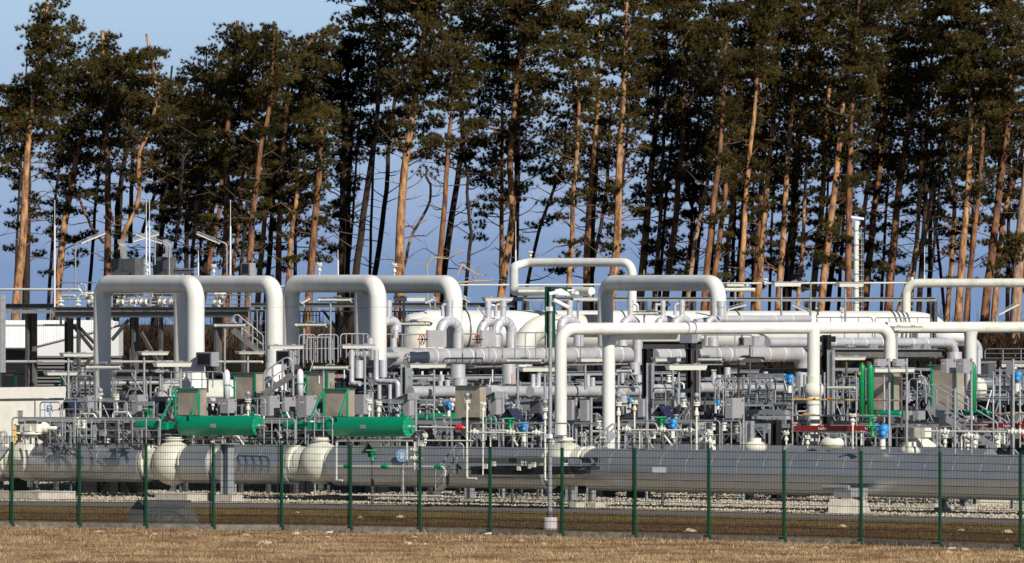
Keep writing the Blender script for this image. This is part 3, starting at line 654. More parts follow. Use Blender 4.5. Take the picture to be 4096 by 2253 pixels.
# small silver droppers
duct('silver_dropper',[(1407,1400),(1407,1535),(1440,1535)],row(219),21,'slim silver pipe dropping left of its twin',14,(1425,),sv)
duct('silver_dropper',[(1505,1400),(1505,1525),(1592,1528),(1593,1700)],row(219),21,'slim silver pipe stepping right then down',14,(1530,1570),sv)
duct('silver_dropper',[(1560,1538),(1560,1690)],row(221),15,'thin silver upright left of the stepping pipe',0,(),sv)
duct('silver_dropper',[(1517,1540),(1519,1690)],row(221),17,'thin silver upright below the silver cans',0,(),sd)
def can(cx,w,yt,yb,D,base,mt=None,lab=None):
    D=DL(D,cx); k=D/F; mb=MB(); r=w/2*k; p=P(cx,yb,D); h=(yb-yt)*k
    mb.lathe(p,Z,[(0,0),(r,0),(r,h),(0,h)],24)
    for f in(.06,.94): mb.tube([p+Z*h*f-Z*.01,p+Z*h*f+Z*.01],r*1.02,24)
    o=ob('valve_jacket',mb,mt or sv); tag(o,'','valve jacket','silver valve jackets')
    if lab: o['label']=lab
    else: later(o,base,cx)
    return o
for a in[(1437,33,1442,1513),(1533,31,1440,1510),(1482,30,1353,1382),(1575,27,1352,1390),(1583,20,1320,1352),(1768,19,1500,1525)]: can(a[0],a[1],a[2],a[3],218,'small round silver valve jacket')
for a in[(1832,59,1458,1512),(1840,57,1514,1546),(2036,56,1457,1535),(2540,42,1450,1498),(2554,30,1500,1530),(2778,34,1335,1384),(2853,42,1350,1385),(3818,60,1408,1440),(3914,20,1408,1497),(3206,50,1490,1550)]: can(a[0],a[1],a[2],a[3],226,'wide silver valve jacket')
for a in[(2133,18,1497,1546),(2155,18,1497,1546),(2352,17,1500,1545),(2372,17,1510,1545),(2490,16,1492,1530),(2855,18,1488,1536),(2875,20,1500,1540),(3062,20,1487,1540),(3083,20,1500,1590),(1762,20,1500,1545),(2910,25,1470,1520),(1790,20,1520,1560)]: can(a[0],a[1],a[2],a[3],221,'slim silver valve jacket')
# ---- goosenecks
def goose(xl,xr,wl,wr,ytop,ybl,ybr,sx,sw,syt,D,label,spout=-1,knob=False,t=-1.1):
    th=thing('silver_gooseneck',label,'pipe',P(xl,ybl+5,D),'silver goosenecks'); L=line(xl,D,t); k=D/F; w=(wl+wr)/2
    p=fillet([P(xl,ybl,D),P(xl,ytop+w/2,D),P(xr,ytop+w/2,L(xr)),P(xr,ybr,L(xr))],(xr-xl)*.495/math.cos(math.atan(t))*k if 0 else 10,9)
    dx=(xr-xl)*k; d1=P(xr,0,L(xr))-P(xl,0,D); half=Vector((d1.x,d1.y,0)).length/2
    p=fillet([P(xl,ybl,D),P(xl,ytop+w/2,D),P(xr,ytop+w/2,L(xr)),P(xr,ybr,L(xr))],half*.985,9)
    rs=[(wl+(wr-wl)*i/(len(p)-1))/2*k for i in range(len(p))]
    mb=MB(); mb.tube(p,rs,28); ob('clad_bend',mb,sv,th)
    mb=MB()
    for i in range(2,len(p)-2,3):
        a=(p[i+1]-p[i-1]).normalized(); mb.tube([p[i]-a*.008,p[i]+a*.008],rs[i]*1.015,28)
    ob('seam_band',mb,M['signw'],th)
    mb=MB(); q=P(sx,ytop+4,(D+L(xr))/2); r=sw/2*k; h=(ytop-syt)*k
    mb.lathe(q,Z,[(r,0),(r,h*.62),(r*1.15,h*.62),(r*1.15,h*1.04),(0,h*1.04)],20); ob('stack_can',mb,sv,th)
    if spout:
        mb=MB(); q2=q+Z*h*.78; e=V((spout*.26,0,0)); mb.tube(fillet([q2,q2+e,q2+e-Z*.42],.1,5),.055,12)
        if knob: mb.tube([q2-V((.28,0,0)),q2+V((.28,0,0))],.05,10)
        ob('side_spout',mb,sv,th)
    return th
goose(1518,1583,32,46,1266,1380,1330,1555,24,1200,229,'silver gooseneck farthest left, beside third arch leg')
goose(1762,1832,42,45,1264,1390,1465,1799,25,1200,231,'silver gooseneck in front of the fourth arch right leg')
goose(1925,1985,38,36,1270,1390,1330,1953,24,1203,238,'silver gooseneck half hidden behind its nearer twin, spout on right',1)
goose(1985,2046,38,43,1266,1388,1465,2013,24,1200,232,'silver gooseneck with long right leg, left of camera pole')
goose(2246,2314,38,41,1262,1330,1384,2279,22,1200,236,'silver gooseneck just right of the camera pole top',0)
goose(2491,2550,38,40,1260,1384,1460,2522,23,1198,236,'silver gooseneck left inside the fifth arch',1)
goose(2632,2690,34,34,1263,1340,1340,2652,20,1201,242,'silver gooseneck with two side knobs inside fifth arch',-1,True)
goose(2698,2756,36,36,1261,1340,1340,2728,22,1198,238,'silver gooseneck right inside fifth arch with left spout')
goose(2830,2872,28,28,1262,1384,1330,2885,33,1203,237,'silver gooseneck stub below the fifth arch right leg',0)
for a in[(1703,1712,1785,1321,1390),(1919,1927,1982,1321,1388),(3010,3018,3060,1345,1384)]:
    mb,c,lu,lv,h=obox_mb(*a,226); o=simple('junction_box',mb,M['silverd'],'','box','flat silver boxes beside goosenecks'); later(o,'flat silver insulation box',a[0])
for cx,lab in((1689,'left'),(1908,'right')):
    t=thing('handwheel','orange handwheel with spokes, '+lab+' of the two','handwheel',P(cx,1382,226),'orange handwheels'); c=P(cx,1358,226); a=V((.8,-.45,0))
    mb=MB(); mb.torus(c,a,.19,.018,24,6); ob('rim',mb,M['orange'],t)
    mb=MB(); b=a.cross(Z).normalized()
    for i in range(3): th=math.pi*i/3; d=(b*math.cos(th)+Z*math.sin(th))*.19; mb.beam(c-d,c+d,.02,.02)
    mb.tube([c-a*.2,c+a*.25],.02,8); ob('spokes',mb,M['black'],t)
# ================= lamps =================
LG='fluorescent lamps on the plant'
def lampA(x0,x1,yt,yb,px,pb,D,base='flat white fluorescent lamp',anc=ANC,goose=False,dark=False):
    L=line((x0+x1)/2,D,-1.2); t=thing('fluorescent_lamp','','lamp',P(px,pb,L(px)),LG); later(t,base,(x0+x1)/2,anc)
    k=D/F; h=(yb-yt)*k; a=P(x0,yt,L(x0)); b=P(x1,yt,L(x1)); d=(b-a).normalized(); n=(b-a).length; wd=.15
    mb=MB(); mb.beam(a-Z*.02,b-Z*.02,wd*1.35,.04); mb.beam(a+d*n*.2+Z*.015,a+d*n*.3+Z*.015,.05,.03); mb.beam(a+d*n*.7+Z*.015,a+d*n*.8+Z*.015,.05,.03)
    ob('housing',mb,M['galv'],t)
    mb=MB(); s=-U*wd*.62; s2=-U*wd*.45; z0=-Z*.042; z1=-Z*max(.07,h-.02)
    e=.05; vs=[a+s+z0,b+s+z0,b-s+z0,a-s+z0,a+d*e+s2+z1,b-d*e+s2+z1,b-d*e-s2+z1,a+d*e-s2+z1]
    mb.add(vs,[(0,3,2,1),(4,5,6,7),(0,1,5,4),(2,3,7,6),(0,4,7,3),(1,2,6,5)]); ob('diffuser',mb,M['lampw'],t)
    if px is not None:
        mb=MB(); mb.tube([P(px,pb,L(px))+W*.02,P(px,yb+30,L(px))+W*.02,P(px,yb-3,L(px))+W*.02],[.042,.042,.03],8); mb.box(P(px,yb-2,L(px))+W*.02,.2,.12,.03); ob('pole',mb,M['brownp' if dark else 'galv'],t)
def lampB(x0,x1,yt,yb,px,pb,D,anc=ANC,dark=False,base='tube lamp on bent arm'):
    L=line((x0+x1)/2,D,.75); t=thing('tube_lamp','','lamp',P(px,pb,L(px)),LG); later(t,base,(x0+x1)/2,anc)
    k=D/F; ym=(yt+yb)/2; h=(yb-yt)*k
    a=P(x0,yb-5,L(x0)); b=P(x1-8,yb-5,L(x1)); d=(b-a).normalized(); n=(b-a).length
    mb=MB(); mb.tube([a,b],.055,10); mb.tube([a-d*.03,a+d*.05],.065,10); mb.tube([b-d*.05,b+d*.04],.07,8); ob('tube_body',mb,M['lampw'],t)
    mb=MB(); u=Z*(h*.55); mb.tube([a+u-d*.05,b+u+d*.02],.02,6)
    for f in(.15,.38,.62,.85): mb.beam(a+d*n*f,a+d*n*f+u*1.1,.05,.03)
    mb.tube([b+d*.04,b+d*.1+u*.6],.05,6); ob('rail_clamps',mb,M['greyd'],t)
    mb=MB(); q0=P(px,pb,L(px)); q1=P(px,yt-2,L(px)); mb.tube(fillet([q0,q1,q1+d*.45],.28,6),.040,8); ob('bent_arm',mb,M['brownp' if dark else 'galv'],t)
def lampT(x0,y0,x1,y1,px,pb,D,side=1,anc=ANC,base='tilted white lamp on a bent arm'):
    t=thing('tilted_lamp','','lamp',P(px,pb,D),LG); later(t,base,(x0+x1)/2,anc)
    a=P(x0,y0,D); b=P(x1,y1,D); d=(b-a).normalized(); n=d.cross(V((0,1,0))).normalized(); n=n if n.z>0 else -n
    mb=MB(); mb.beam(a,b,.14,.05,n); ob('diffuser',mb,M['lampw'],t)
    mb=MB(); mb.beam(a+n*.04,b+n*.04,.18,.03,n); mb.tube([a+n*.10,b+n*.10],.015,5); mb.beam(a+n*.05,a+n*.1,.03,.03); mb.beam(b+n*.05,b+n*.1,.03,.03); ob('housing',mb,M['galv'],t)
    mb=MB(); e=b if abs(x1-px)<abs(x0-px) else a; mb.tube(fillet([P(px,pb,D),V((P(px,0,D).x,D,e.z+.0)),e+n*.08],.25,5),.032,8); ob('bent_arm',mb,M['galv'],t)
for a in [(245,367,1411,1429,272,1600,222),(558,668,1405,1423,575,1585,222),(618,760,1447,1470,722,1560,216),(181,304,1486,1504,273,1604,224),(611,693,1480,1492,640,1560,224),
 (948,1051,1405,1419,990,1500,226),(1071,1208,1380,1399,1171,1585,218),(1361,1493,1378,1397,1458,1580,216),(1581,1695,1187,1207,1614,1335,236),(1632,1777,1454,1474,1735,1640,214),(1934,2045,1189,1207,1960,1330,242),
 (2082,2220,1467,1489,2178,1620,216),(2285,2385,1188,1204,2310,1300,240),(2316,2412,1430,1450,2340,1560,224),(2613,2746,1430,1448,2690,1620,222),(2668,2821,1457,1483,2714,1660,214),
 (3091,3199,1127,1148,3124,1262,243),(3350,3448,1130,1150,3380,1292,243),(2900,2990,1132,1148,2940,1200,250)]:
    lampA(*a)
lampA(3323,3456,1425,1443,3384,1640,215,dark=True); lampA(3490,3651,1470,1492,3604,1720,208,dark=True); lampA(3568,3680,1305,1325,3585,1465,213)
for a in [(351,489,1454,1476,385,1650,214),(862,988,1293,1309,899,1490,226),(1185,1312,1291,1307,1216,1470,226),(1277,1412,1189,1207,1322,1470,226),(1257,1399,1462,1478,1294,1556,212),(1603,1726,1284,1303,1630,1345,230),
 (2033,2173,1434,1450,2071,1640,214),(2534,2640,1245,1261,2577,1320,236),(2789,2895,1428,1446,2798,1620,216),(2472,2534,1473,1491,2474,1560,220)]: lampB(*a)
lampB(2962,3055,1428,1443,2954,1700,212,dark=True)
for a in [(325,974,422,934,302,1150,250),(544,938,649,975,677,1120,250),(533,966,636,938,620,1060,252),(787,936,880,975,907,1110,250),(1205,1215,1240,1195,1216,1230,246),(3168,1220,3235,1250,3240,1290,250),(2910,1240,2985,1220,2905,1260,250),
  (3995,1260,4075,1218,3986,1300,240),(1910,1232,1938,1268,1935,1290,238),(1745,1205,1728,1195,1740,1240,246)]: lampT(*a)
for x0,y0,x1,y1 in [(1702,1213,1740,1193),(1850,1192,1880,1208)]: lampT(x0,y0,x1,y1,(x0+x1)/2,1235,248)
# ================= railings =================
RG='galvanised handrails of the walkways'
def rail(x0,x1,yt,yb,D,posts=3,mids=1,label=None,t=.75,r=.022,rnd=14,mt='galv',dy=0,anc=ANC):
    L=line((x0+x1)/2,D,t); th=thing('handrail','','railing',P(x0,yb,L(x0)),RG)
    if label: th['label']=label
    else: later(th,'galvanised tube handrail',(x0+x1)/2,anc)
    k=D/F; f=lambda x,y: P(x,y+dy*(x-x0)/(x1-x0),L(x))
    mb=MB(); mb.tube(fillet([f(x0,yb),f(x0,yt),f(x1,yt),f(x1,yb)],rnd*k,4),r*1.08,8); ob('top_rail',mb,M[mt],th)
    if mids:
        mb=MB()
        for i in range(mids): y=yt+(yb-yt)*(i+1)/(mids+1); mb.tube([f(x0,y),f(x1,y)],r*.75,6)
        ob('mid_rail',mb,M[mt],th)
    for i in range(posts):
        x=x0+(x1-x0)*(i+1)/(posts+1); mb=MB(); mb.tube([f(x,yb+2),f(x,yt)],r,6); ob('post',mb,M[mt],th)
    return th
for a in [(49,300,1671,1772,207,4),(310,640,1673,1772,208,5),(161,242,1609,1672,210,1),(250,508,1606,1668,212,4),(296,345,1658,1772,210,1),
 (650,720,1489,1578,216,1),(722,894,1488,1549,216,3),(1000,1060,1595,1660,214,1),(640,900,1738,1774,210,5),(1056,1180,1675,1775,206,3),(1185,1330,1668,1775,207,3),
 (1600,1735,1636,1680,215,3),(1740,1931,1673,1760,209,2),(1944,1984,1665,1760,208,1),(1882,2278,1694,1792,203,6),(2290,2400,1694,1800,203,2),
 (2478,2879,1683,1796,205,6),(2888,2962,1684,1790,206,1),(2476,2600,1740,1795,209,3),(3001,3101,1513,1612,214,2),(2902,2993,1514,1605,214,2),(2960,3170,1575,1610,216,5),
 (3321,3424,1507,1632,214,3),(3600,3684,1480,1510,222,2),(3315,3500,1703,1800,206,3),(3502,3748,1707,1798,204,3),(3760,3835,1707,1798,204,2),(3572,3632,1516,1612,212,1),(3637,3702,1516,1612,212,1),
 (3750,3768,1516,1612,214,0),(3800,3845,1515,1612,216,1),(3908,4041,1502,1562,216,1),(4043,4250,1502,1562,216,2),(3860,4250,1563,1590,219,6),(2050,2185,1640,1680,214,4),
 (2860,2893,1514,1680,212,1),(2470,2560,1550,1610,216,1),(2612,2712,1553,1640,214,1)]:
    rail(*a)
Pf=line(1740,228,-1.1)
rail(1469,1748,1338,1450,229,3,1,'long platform handrail in front of the silver duct drum',t=-1.1)
rail(1850,2010,1336,1448,228,2,1,'platform handrail between the second and fourth silver goosenecks',t=-1.1)
rail(2060,2185,1331,1440,228,2,1,'platform handrail just left of the camera pole over duct',t=-1.1)
rail(2225,2420,1331,1440,228,1,1,'platform handrail between camera pole and cream elbow',t=-1.1)
rail(2800,3010,1340,1440,228,2,1,'platform handrail right of black gantry over duct',t=-1.1)
rail(3266,3490,1270,1350,232,3,1,'handrail above the cream pipe left of the lamp',t=-1.1)
rail(3500,3727,1271,1352,232,3,1,'handrail above the cream pipe at the end of big vessel',t=-1.1)
rail(1196,1262,1339,1450,222,3,1,t=-.5); rail(1270,1352,1339,1450,222,4,1,t=-.5); rail(1362,1476,1336,1430,224,4,1,t=-.5); rail(1225,1330,1350,1440,226,6,1,t=-.5)
rail(220,391,1131,1232,246,2,2,'upper deck handrail left of the first pipe arch'); rail(448,700,1176,1238,246,4,2,'upper deck handrail inside the first pipe arch'); rail(818,1000,1180,1236,248,6,2,'upper deck handrail inside the second pipe arch')
rail(1186,1278,1235,1290,252,6,1,'tall barred guard inside the third pipe arch'); rail(1580,1760,1232,1275,254,12,1,'tall barred guard inside the fourth pipe arch')
rail(995,1130,1240,1420,240,3,3,'stair tower guard behind the second pipe arch')
rail(3940,4300,1396,1470,240,4,3,'far handrail in front of the trees at the right edge')
# ================= stairs =================
def stair(p0,p1,D,label,w=.8,n=11,hr=38,dark=False,t=0):
    L=line(p0[0],D,t); a=P(*p0,L(p0[0])); b=P(*p1,L(p1[0])); mt=M['steel' if dark else 'galv']
    th=thing('stairs',label,'stairs',V((a.x,a.y,min(a.z,b.z)))); d=(b-a); k=D/F
    hd=V((d.x,d.y,0)).normalized(); s=V((-hd.y,hd.x,0)); s=s if s.y>0 else -s
    for q in(0,1):
        mb=MB(); mb.beam(a+s*w*q,b+s*w*q,.012,.2,Z); ob('stringer',mb,mt,th)
        mb=MB(); up=Z*hr*2.6*k; mb.tube(fillet([a+s*w*q+Z*.1,a+s*w*q+up,b+s*w*q+up,b+s*w*q+Z*.1],.18,4),.023,8); ob('handrail',mb,M['galv'],th)
        mb=MB(); mb.tube([a+s*w*q+up*.5,b+s*w*q+up*.5],.017,6)
        for f in(.3,.65): mb.tube([a+d*f+s*w*q,a+d*f+s*w*q+up],.02,6)
        ob('guard_bars',mb,M['galv'],th)
    mb=MB()
    for i in range(1,n): c=a+d*i/n+s*w/2; mb.box(c,.24,w-.03,.03,hd,s)
    ob('treads',mb,M['galvd'],th)
stair((3705,1628),(3990,1795),205,'long open galvanised stairs descending right past grey cabinets',t=.5,hr=40)
stair((1055,1576),(1167,1502),217,'dark plate stairs rising right under the second arch',dark=True,hr=34)
stair((1742,1980),(1853,1846),200,'stairs down to the gravel beside the platform behind fence',hr=38,dark=True)
stair((930,1320),(1052,1420),240,'steep stairs behind the right leg of first arch',dark=True,hr=30)
stair((20,1790),(-60,1900),204,'short stairs at the far left edge',hr=34)
stair((2380,1805),(2460,1735),204,'short stairs right of the camera pole',hr=18)
# ================= structural steel =================
def I(name,segs,D,label,mt='steel',h=.22,w=.2,cat='steel frame',t=.75,xr=2048,extra=None):
    L=line(xr,D,t); mb=MB(); lo=None
    if name=='steel_brace':
        th=thing(name,label,cat,P(segs[0][0],segs[0][1],L(segs[0][0])))
        for x0,y0,x1,y1,hh in segs: mb=MB(); mb.ibeam(P(x0,y0,L(x0)),P(x1,y1,L(x1)),hh*D/F,hh*D/F,.018); ob('brace_bar',mb,M[mt],th)
        return th
    for x0,y0,x1,y1,*o in segs:
        hh=o[0]*D/F if o else h
        a=P(x0,y0,L(x0)); b=P(x1,y1 if y1 is not None else YH+F*H/L(x1),L(x1)); 
        mb.ibeam(a,b,hh,min(hh,w) if abs((b-a).normalized().z)<.9 else w,.018,None if abs((b-a).normalized().z)<.9 else U)
    o=ob(name,mb,M[mt]); tag(o,label,cat); return o
I('steel_deck_frame',[(-100,1226,228,1226,22),(-100,1493,735,1493,19)],250,'long grey steel beams at far left behind the first arch',xr=300)
I('steel_deck_frame',[(212,1236,1000,1236,16),(220,1259,1000,1257,25)],244,'upper deck edge beams passing inside the first two arches',xr=500)
for x,lab in ((131,'left of the small cream pipe loop'),(276,'right of the small cream pipe loop'),(537,'in the middle of the first arch'),(870,'behind the second arch left leg')):
    I('steel_column',[(x,1237,x,None)],248,'dark steel column '+lab,xr=500,w=.28,cat='column')
I('steel_column',[(3,1180,3,1490)],226,'thick light grey steel column at the left edge','galv',w=.3,cat='column')
I('steel_brace',[(316,1310,380,1375,11),(316,1490,372,1425,11),(448,1360,515,1280,11),(565,1330,650,1480,11),(290,1300,372,1400,11)],247,'diagonal steel braces under the upper deck',xr=500,cat='brace')
I('steel_deck_frame',[(1000,1221,2060,1220,18)],258,'long thin grey beam running behind the third and fourth arches',xr=1500,t=.2)
I('steel_deck_frame',[(2030,1197,3745,1198,17)],256,'long thin grey beam running behind the fifth arch to right','galv',xr=3000,t=.1)
I('steel_column',[(1355,1229,1355,1440)],252,'V braced steel column inside the third arch','steel',cat='column')
I('steel_brace',[(1290,1240,1350,1320,8),(1415,1240,1362,1320,8)],251.6,'pair of slanted braces in V inside third arch','steel',cat='brace')
for x in(2102,2260,2390,2575,2770,2960,3230,3735): later(I('steel_post',[(x,1205,x,None)],255,'','galvd',w=.2,cat='post',t=.1),'slim steel post carrying the long rear beam',x)
# black gantry
o=I('steel_gantry',[(2571,1381,2808,1381,30),(2590,1396,2590,None),(2766,1343,2766,None)],222,'black steel gantry carrying the cream front pipe','black',xr=2700,w=.36,cat='gantry',t=-.2)
I('steel_column',[(2601,1452,2601,1690)],219,'light grey column standing against the black gantry','galv',w=.16,cat='column')
I('steel_column',[(2778,1396,2778,1690)],220,'brown grey column beside the right gantry leg','brownp',w=.1,cat='column')
mb=MB(); mb.box(P(2755,1352,221),.5,.35,.35); simple('pipe_saddle',mb,M['galv'],'grey saddle block under the clamps of front pipe','saddle')
o=I('steel_column',[(3306,1340,3306,None)],221,'dark column with box head beside the white ball tee','black',w=.24,cat='column')
mb=MB(); mb.box(P(3309,1357,221),.42,.42,.2); simple('pipe_saddle',mb,M['black'],'black box head on the column beside ball tee','saddle')
I('steel_column',[(3324,1400,3324,1660)],219,'light grey column right of the ball tee','galv',w=.14,cat='column')
I('steel_deck_frame',[(3282,1413,3767,1413,31)],224,'long grey girder below the silver bracket pipe','steel',xr=3400,t=-.8,w=.25)
mb=MB(); L=line(3300,223.5,-.8); mb.beam(P(3320,1397,L(3320)),P(3730,1397,L(3730)),.4,.03); simple('steel_plate',mb,M['galv'],'thin grey deck edge on the long girder','deck')
mb=MB()
for x in(3395,3410,3485,3500,3655,3670,3700,3712): mb=MB(); mb.box(P(x,1388,line(3100,231,-1.1)(x)),.1,.25,.2); o=simple('pipe_bracket',mb,M['galv'],'','bracket','small brackets under the silver pipe'); later(o,'small grey bracket under silver pipe',x)
I('steel_deck_frame',[(1595,1510,2010,1506,17),(1595,1470,2010,1466,6)],227,'grey platform beams below the silver duct, left part','galv',xr=1800,t=-1.1)
I('steel_deck_frame',[(2250,1495,2560,1492,17),(2215,1460,2510,1456,6)],227,'grey platform beams below the silver duct, middle part','galv',xr=2300,t=-1.1)
I('steel_deck_frame',[(2613,1492,2705,1491,10),(2615,1460,2890,1458,5),(2900,1488,3035,1486,14)],227,'grey platform beams below the silver duct, right part','galv',xr=2300,t=-1.1)
I('steel_column',[(1626,1455,1626,1600),(1610,1507,1640,1507,8)],221,'grey flanged column under the platform end','galv',w=.4,cat='column')
# added near-black racks and pipes standing in for the shaded gaps
rr=random.Random(11)
def rack(x0,x1,yt,D,label,shelves=5,t=.75,yb=None):
    L=line((x0+x1)/2,D,t); th=thing('gap_shade_rack',label,'rack',P((x0+x1)/2,YH+F*H/D,D)); k=D/F
    mb=MB(); yb=yb or YH+F*H/D-8
    for x in np.linspace(x0,x1,max(2,int((x1-x0)/75)+1)):
        for e in(0,1.6): p=P(x,yt,L(x))+W*e; mb.beam(p,V((p.x,p.y,0)),.14,.14)
    ob('uprights',mb,M['black'],th)
    for i in range(shelves):
        y=yt+(yb-yt)*i/shelves; mb=MB(); a=P(x0,y,L(x0)); b=P(x1,y,L(x1)); mb.beam(a+W*.8,b+W*.8,1.6,.10)
        ob('shelf',mb,M['black'],th)
    mb=MB()
    for i in range(shelves):
        y0=yt+(yb-yt)*i/shelves; y1=yt+(yb-yt)*(i+1)/shelves; x=x0+rr.uniform(0,20)
        while x<x1-20:
            w=rr.uniform(18,60); h=rr.uniform(.45,.95)*(y1-y0)*k; q=P(x+w/2,y1,L(x))+W*1.0
            if rr.random()<.6: mb.box(q+Z*h/2,w*k*.9,.5,h)
            else: mb.tube([q+Z*.1-U*w*k*.5+Z*h*.4,q+Z*.1+U*w*k*.5+Z*h*.4],h*.28,10)
            x+=w+rr.uniform(4,18)
    ob('filler_units',mb,M['greyd'],th)
for i,a in enumerate([(540,900,1500,246),(1180,1560,1470,242),(1600,2200,1480,240),(2230,2600,1500,240),(2620,2960,1466,240),(2960,3300,1480,238),(3330,3900,1440,236),(920,1170,1500,244)]):
    rack(a[0],a[1],a[2],a[3],['black rack added as gap shade under the first arch','black rack added as gap shade under the third arch','long black rack added as gap shade under the silver duct platform','black rack added as gap shade behind the cream front leg',
     'black rack added as gap shade framed by the gantry','black rack added as gap shade left of the ball tee','long black rack added as gap shade behind gas bottles','black rack added as gap shade under the second arch'][i])
for i,(x0,x1,y,dia,D) in enumerate([(300,760,1640,70,226),(820,1400,1645,74,224),(1400,1900,1655,60,225),(2230,2900,1660,72,224),(3100,3700,1668,70,226),(3700,4500,1672,66,226)]):
    mb=MB(); L=line((x0+x1)/2,D,.75); mb.tube([P(x0,y,L(x0)),P(x1,y,L(x1))],dia/2*D/F,24); o=simple('gap_shade_pipe',mb,M['black'],'','pipe'); later(o,'black pipe added for gap shade',(x0+x1)/2)  # filler pipes, added to blacken the gaps between equipment
# decks added over the pipe yard to shade what stands beneath
def deck(x0,x1,y0,D0,dep,label,t=.7):
    th=thing('added_shade_deck',label,'deck',P((x0+x1)/2,1790,line((x0+x1)/2,D0,t)((x0+x1)/2))); L=line((x0+x1)/2,D0,t)
    a=P(x0,y0,L(x0)); b=P(x1,y0,L(x1)); z=(a.z+b.z)/2; a.z=b.z=z
    mb=MB(); mb.poly([a,b,b+W*dep,a+W*dep],-.05,Z); ob('deck_plate',mb,M['black'],th)
    mb=MB(); mb.beam(a-W*.01-Z*.04,b-W*.01-Z*.04,.02,.13); ob('edge_channel',mb,M['galv'],th)
    for i in range(int((x1-x0)/110)):
        x=x0+55+i*110; p=P(x,y0,L(x)); mb=MB(); mb.beam(V((p.x,p.y,0))+W*.5,V((p.x,p.y,z-.06))+W*.5,.12,.12); ob('leg',mb,M['galvd'],th)
for x0,x1,y0,D0,dep,lb in ((-200,640,1676,212.5,16,'low black deck added for shade at the left behind first ball valves'),(650,1290,1680,211.5,16,'low black deck added for shade behind the green actuators'),(1300,1860,1684,211,15,'low black deck added for shade left of the brown cabinet'),
  (1880,2560,1692,209.5,16,'low black deck added for shade around the camera pole'),(2575,3160,1696,209.5,17,'low black deck added for shade under the fifth arch'),(3200,4400,1700,209,17,'low black deck added for shade below the green gas bottles'),
  (230,900,1596,226,16,'upper black deck added for shade behind the first arch feet'),(1420,2200,1604,224,14,'upper black deck added for shade under the low silver duct'),(2230,3150,1606,224,15,'upper black deck added for shade behind the gantry'),(3320,4300,1590,224,16,'upper black deck added for shade behind the brown cabinets at right')):
    deck(x0,x1,y0,D0+(3.5 if D0<215 else 1),dep,lb)
deck(225,1000,1243,246,13,'upper deck floor added for shade inside the first two arches',.6); deck(-200,228,1243,250,10,'upper deck floor added for shade at far left',.6)  # floor plates added to darken the space under the upper deck
# lattice trestles & pipework clutter
def trestle(x0,x1,yt,yb,D,seed,mt='galv'):
    r=random.Random(seed); L=line((x0+x1)/2,D,.75); th=thing('pipe_trestle','','trestle',P((x0+x1)/2,yb,D),'light steel trestles behind the pipeline'); later(th,'small braced steel trestle',(x0+x1)/2)
    mb=MB(); n=max(2,int((x1-x0)/26)); xs=[x0+(x1-x0)*i/n+r.uniform(-4,4) for i in range(n+1)]
    for x in xs:
        e=r.uniform(0,1.2); p=P(x,yt+r.choice([0,0,12,25]),L(x))+W*e; mb.beam(p,P(x,yb,L(x))+W*e,.05,.05)
    for i in range(r.randint(3,4)):
        y=yt+(yb-yt)*(i+.1)/3.6; a=r.uniform(0,.35)*(x1-x0)+x0; b=x1-r.uniform(0,.35)*(x1-x0); e=r.uniform(0,1); mb.beam(P(a,y,L(a))+W*e,P(b,y,L(b))+W*e,.05,r.choice([.05,.09,.14]))
    ob('frame',mb,M[mt],th)
    mb=MB()
    for i in range(r.randint(3,5)):
        j=r.randrange(len(xs)-1); a,b=(yt,yb) if r.random()<.5 else (yb,yt); mb.tube([P(xs[j],a+(b-a)*.1,L(xs[j])),P(xs[j+1]+12,a+(b-a)*.7,L(xs[j+1]))],.02,5)
    ob('brace',mb,M[mt],th)
    fm=M[r.choice(['cream','galv','galvd','galv'])]
    for i in range(r.randint(3,5)):
        mb=MB(); x=r.uniform(x0,x1-15); y=r.uniform(yt,yb-8); kind=r.random(); q=P(x,y,L(x))+W*r.uniform(-.3,.8)
        if kind<.45: mb.lathe(q,Z,[(.05,0),(.11,.02),(.11,.06),(.05,.08),(.07,.16),(.05,.2),(.1,.24),(.1,.28),(0,.28)],10)
        elif kind<.75: mb.tube(fillet([q-Z*.6,q,q+U*r.uniform(.4,1.1),q+U*1.1-Z*.5],.1,3),.035,8)
        else: mb.box(q,.2,.16,.22)
        ob('fitting',mb,fm,th)
sd_=0
for yt,yb,D,st in((1600,1778,218,112),(1690,1790,210,96)):
    x=20 if yt==1600 else 60
    while x<4150:
        w=rr.uniform(.75,1.0)*st; sd_+=1
        if yt==1600 and x<200: x+=st*1.08; continue
        trestle(x,x+w,yt+rr.uniform(-8,30),yb,D+rr.uniform(-2,2),sd_,'galv' if sd_%3 else 'galvd'); x+=st*1.08
for x in range(240,4100,170):
    sd_+=1; trestle(x,x+rr.uniform(90,150),rr.uniform(1480,1530),1606,230+rr.uniform(-3,4),sd_,'galv')
for x0,x1,yt,yb in((2880,3160,1500,1600),(2930,3170,1590,1680),(3330,3440,1540,1640),(3640,3760,1500,1640),(1880,2180,1600,1690),(1440,1620,1600,1690),(2640,2760,1560,1690),(3940,4100,1480,1560)):
    sd_+=1; trestle(x0,x1,yt,yb,217,sd_)
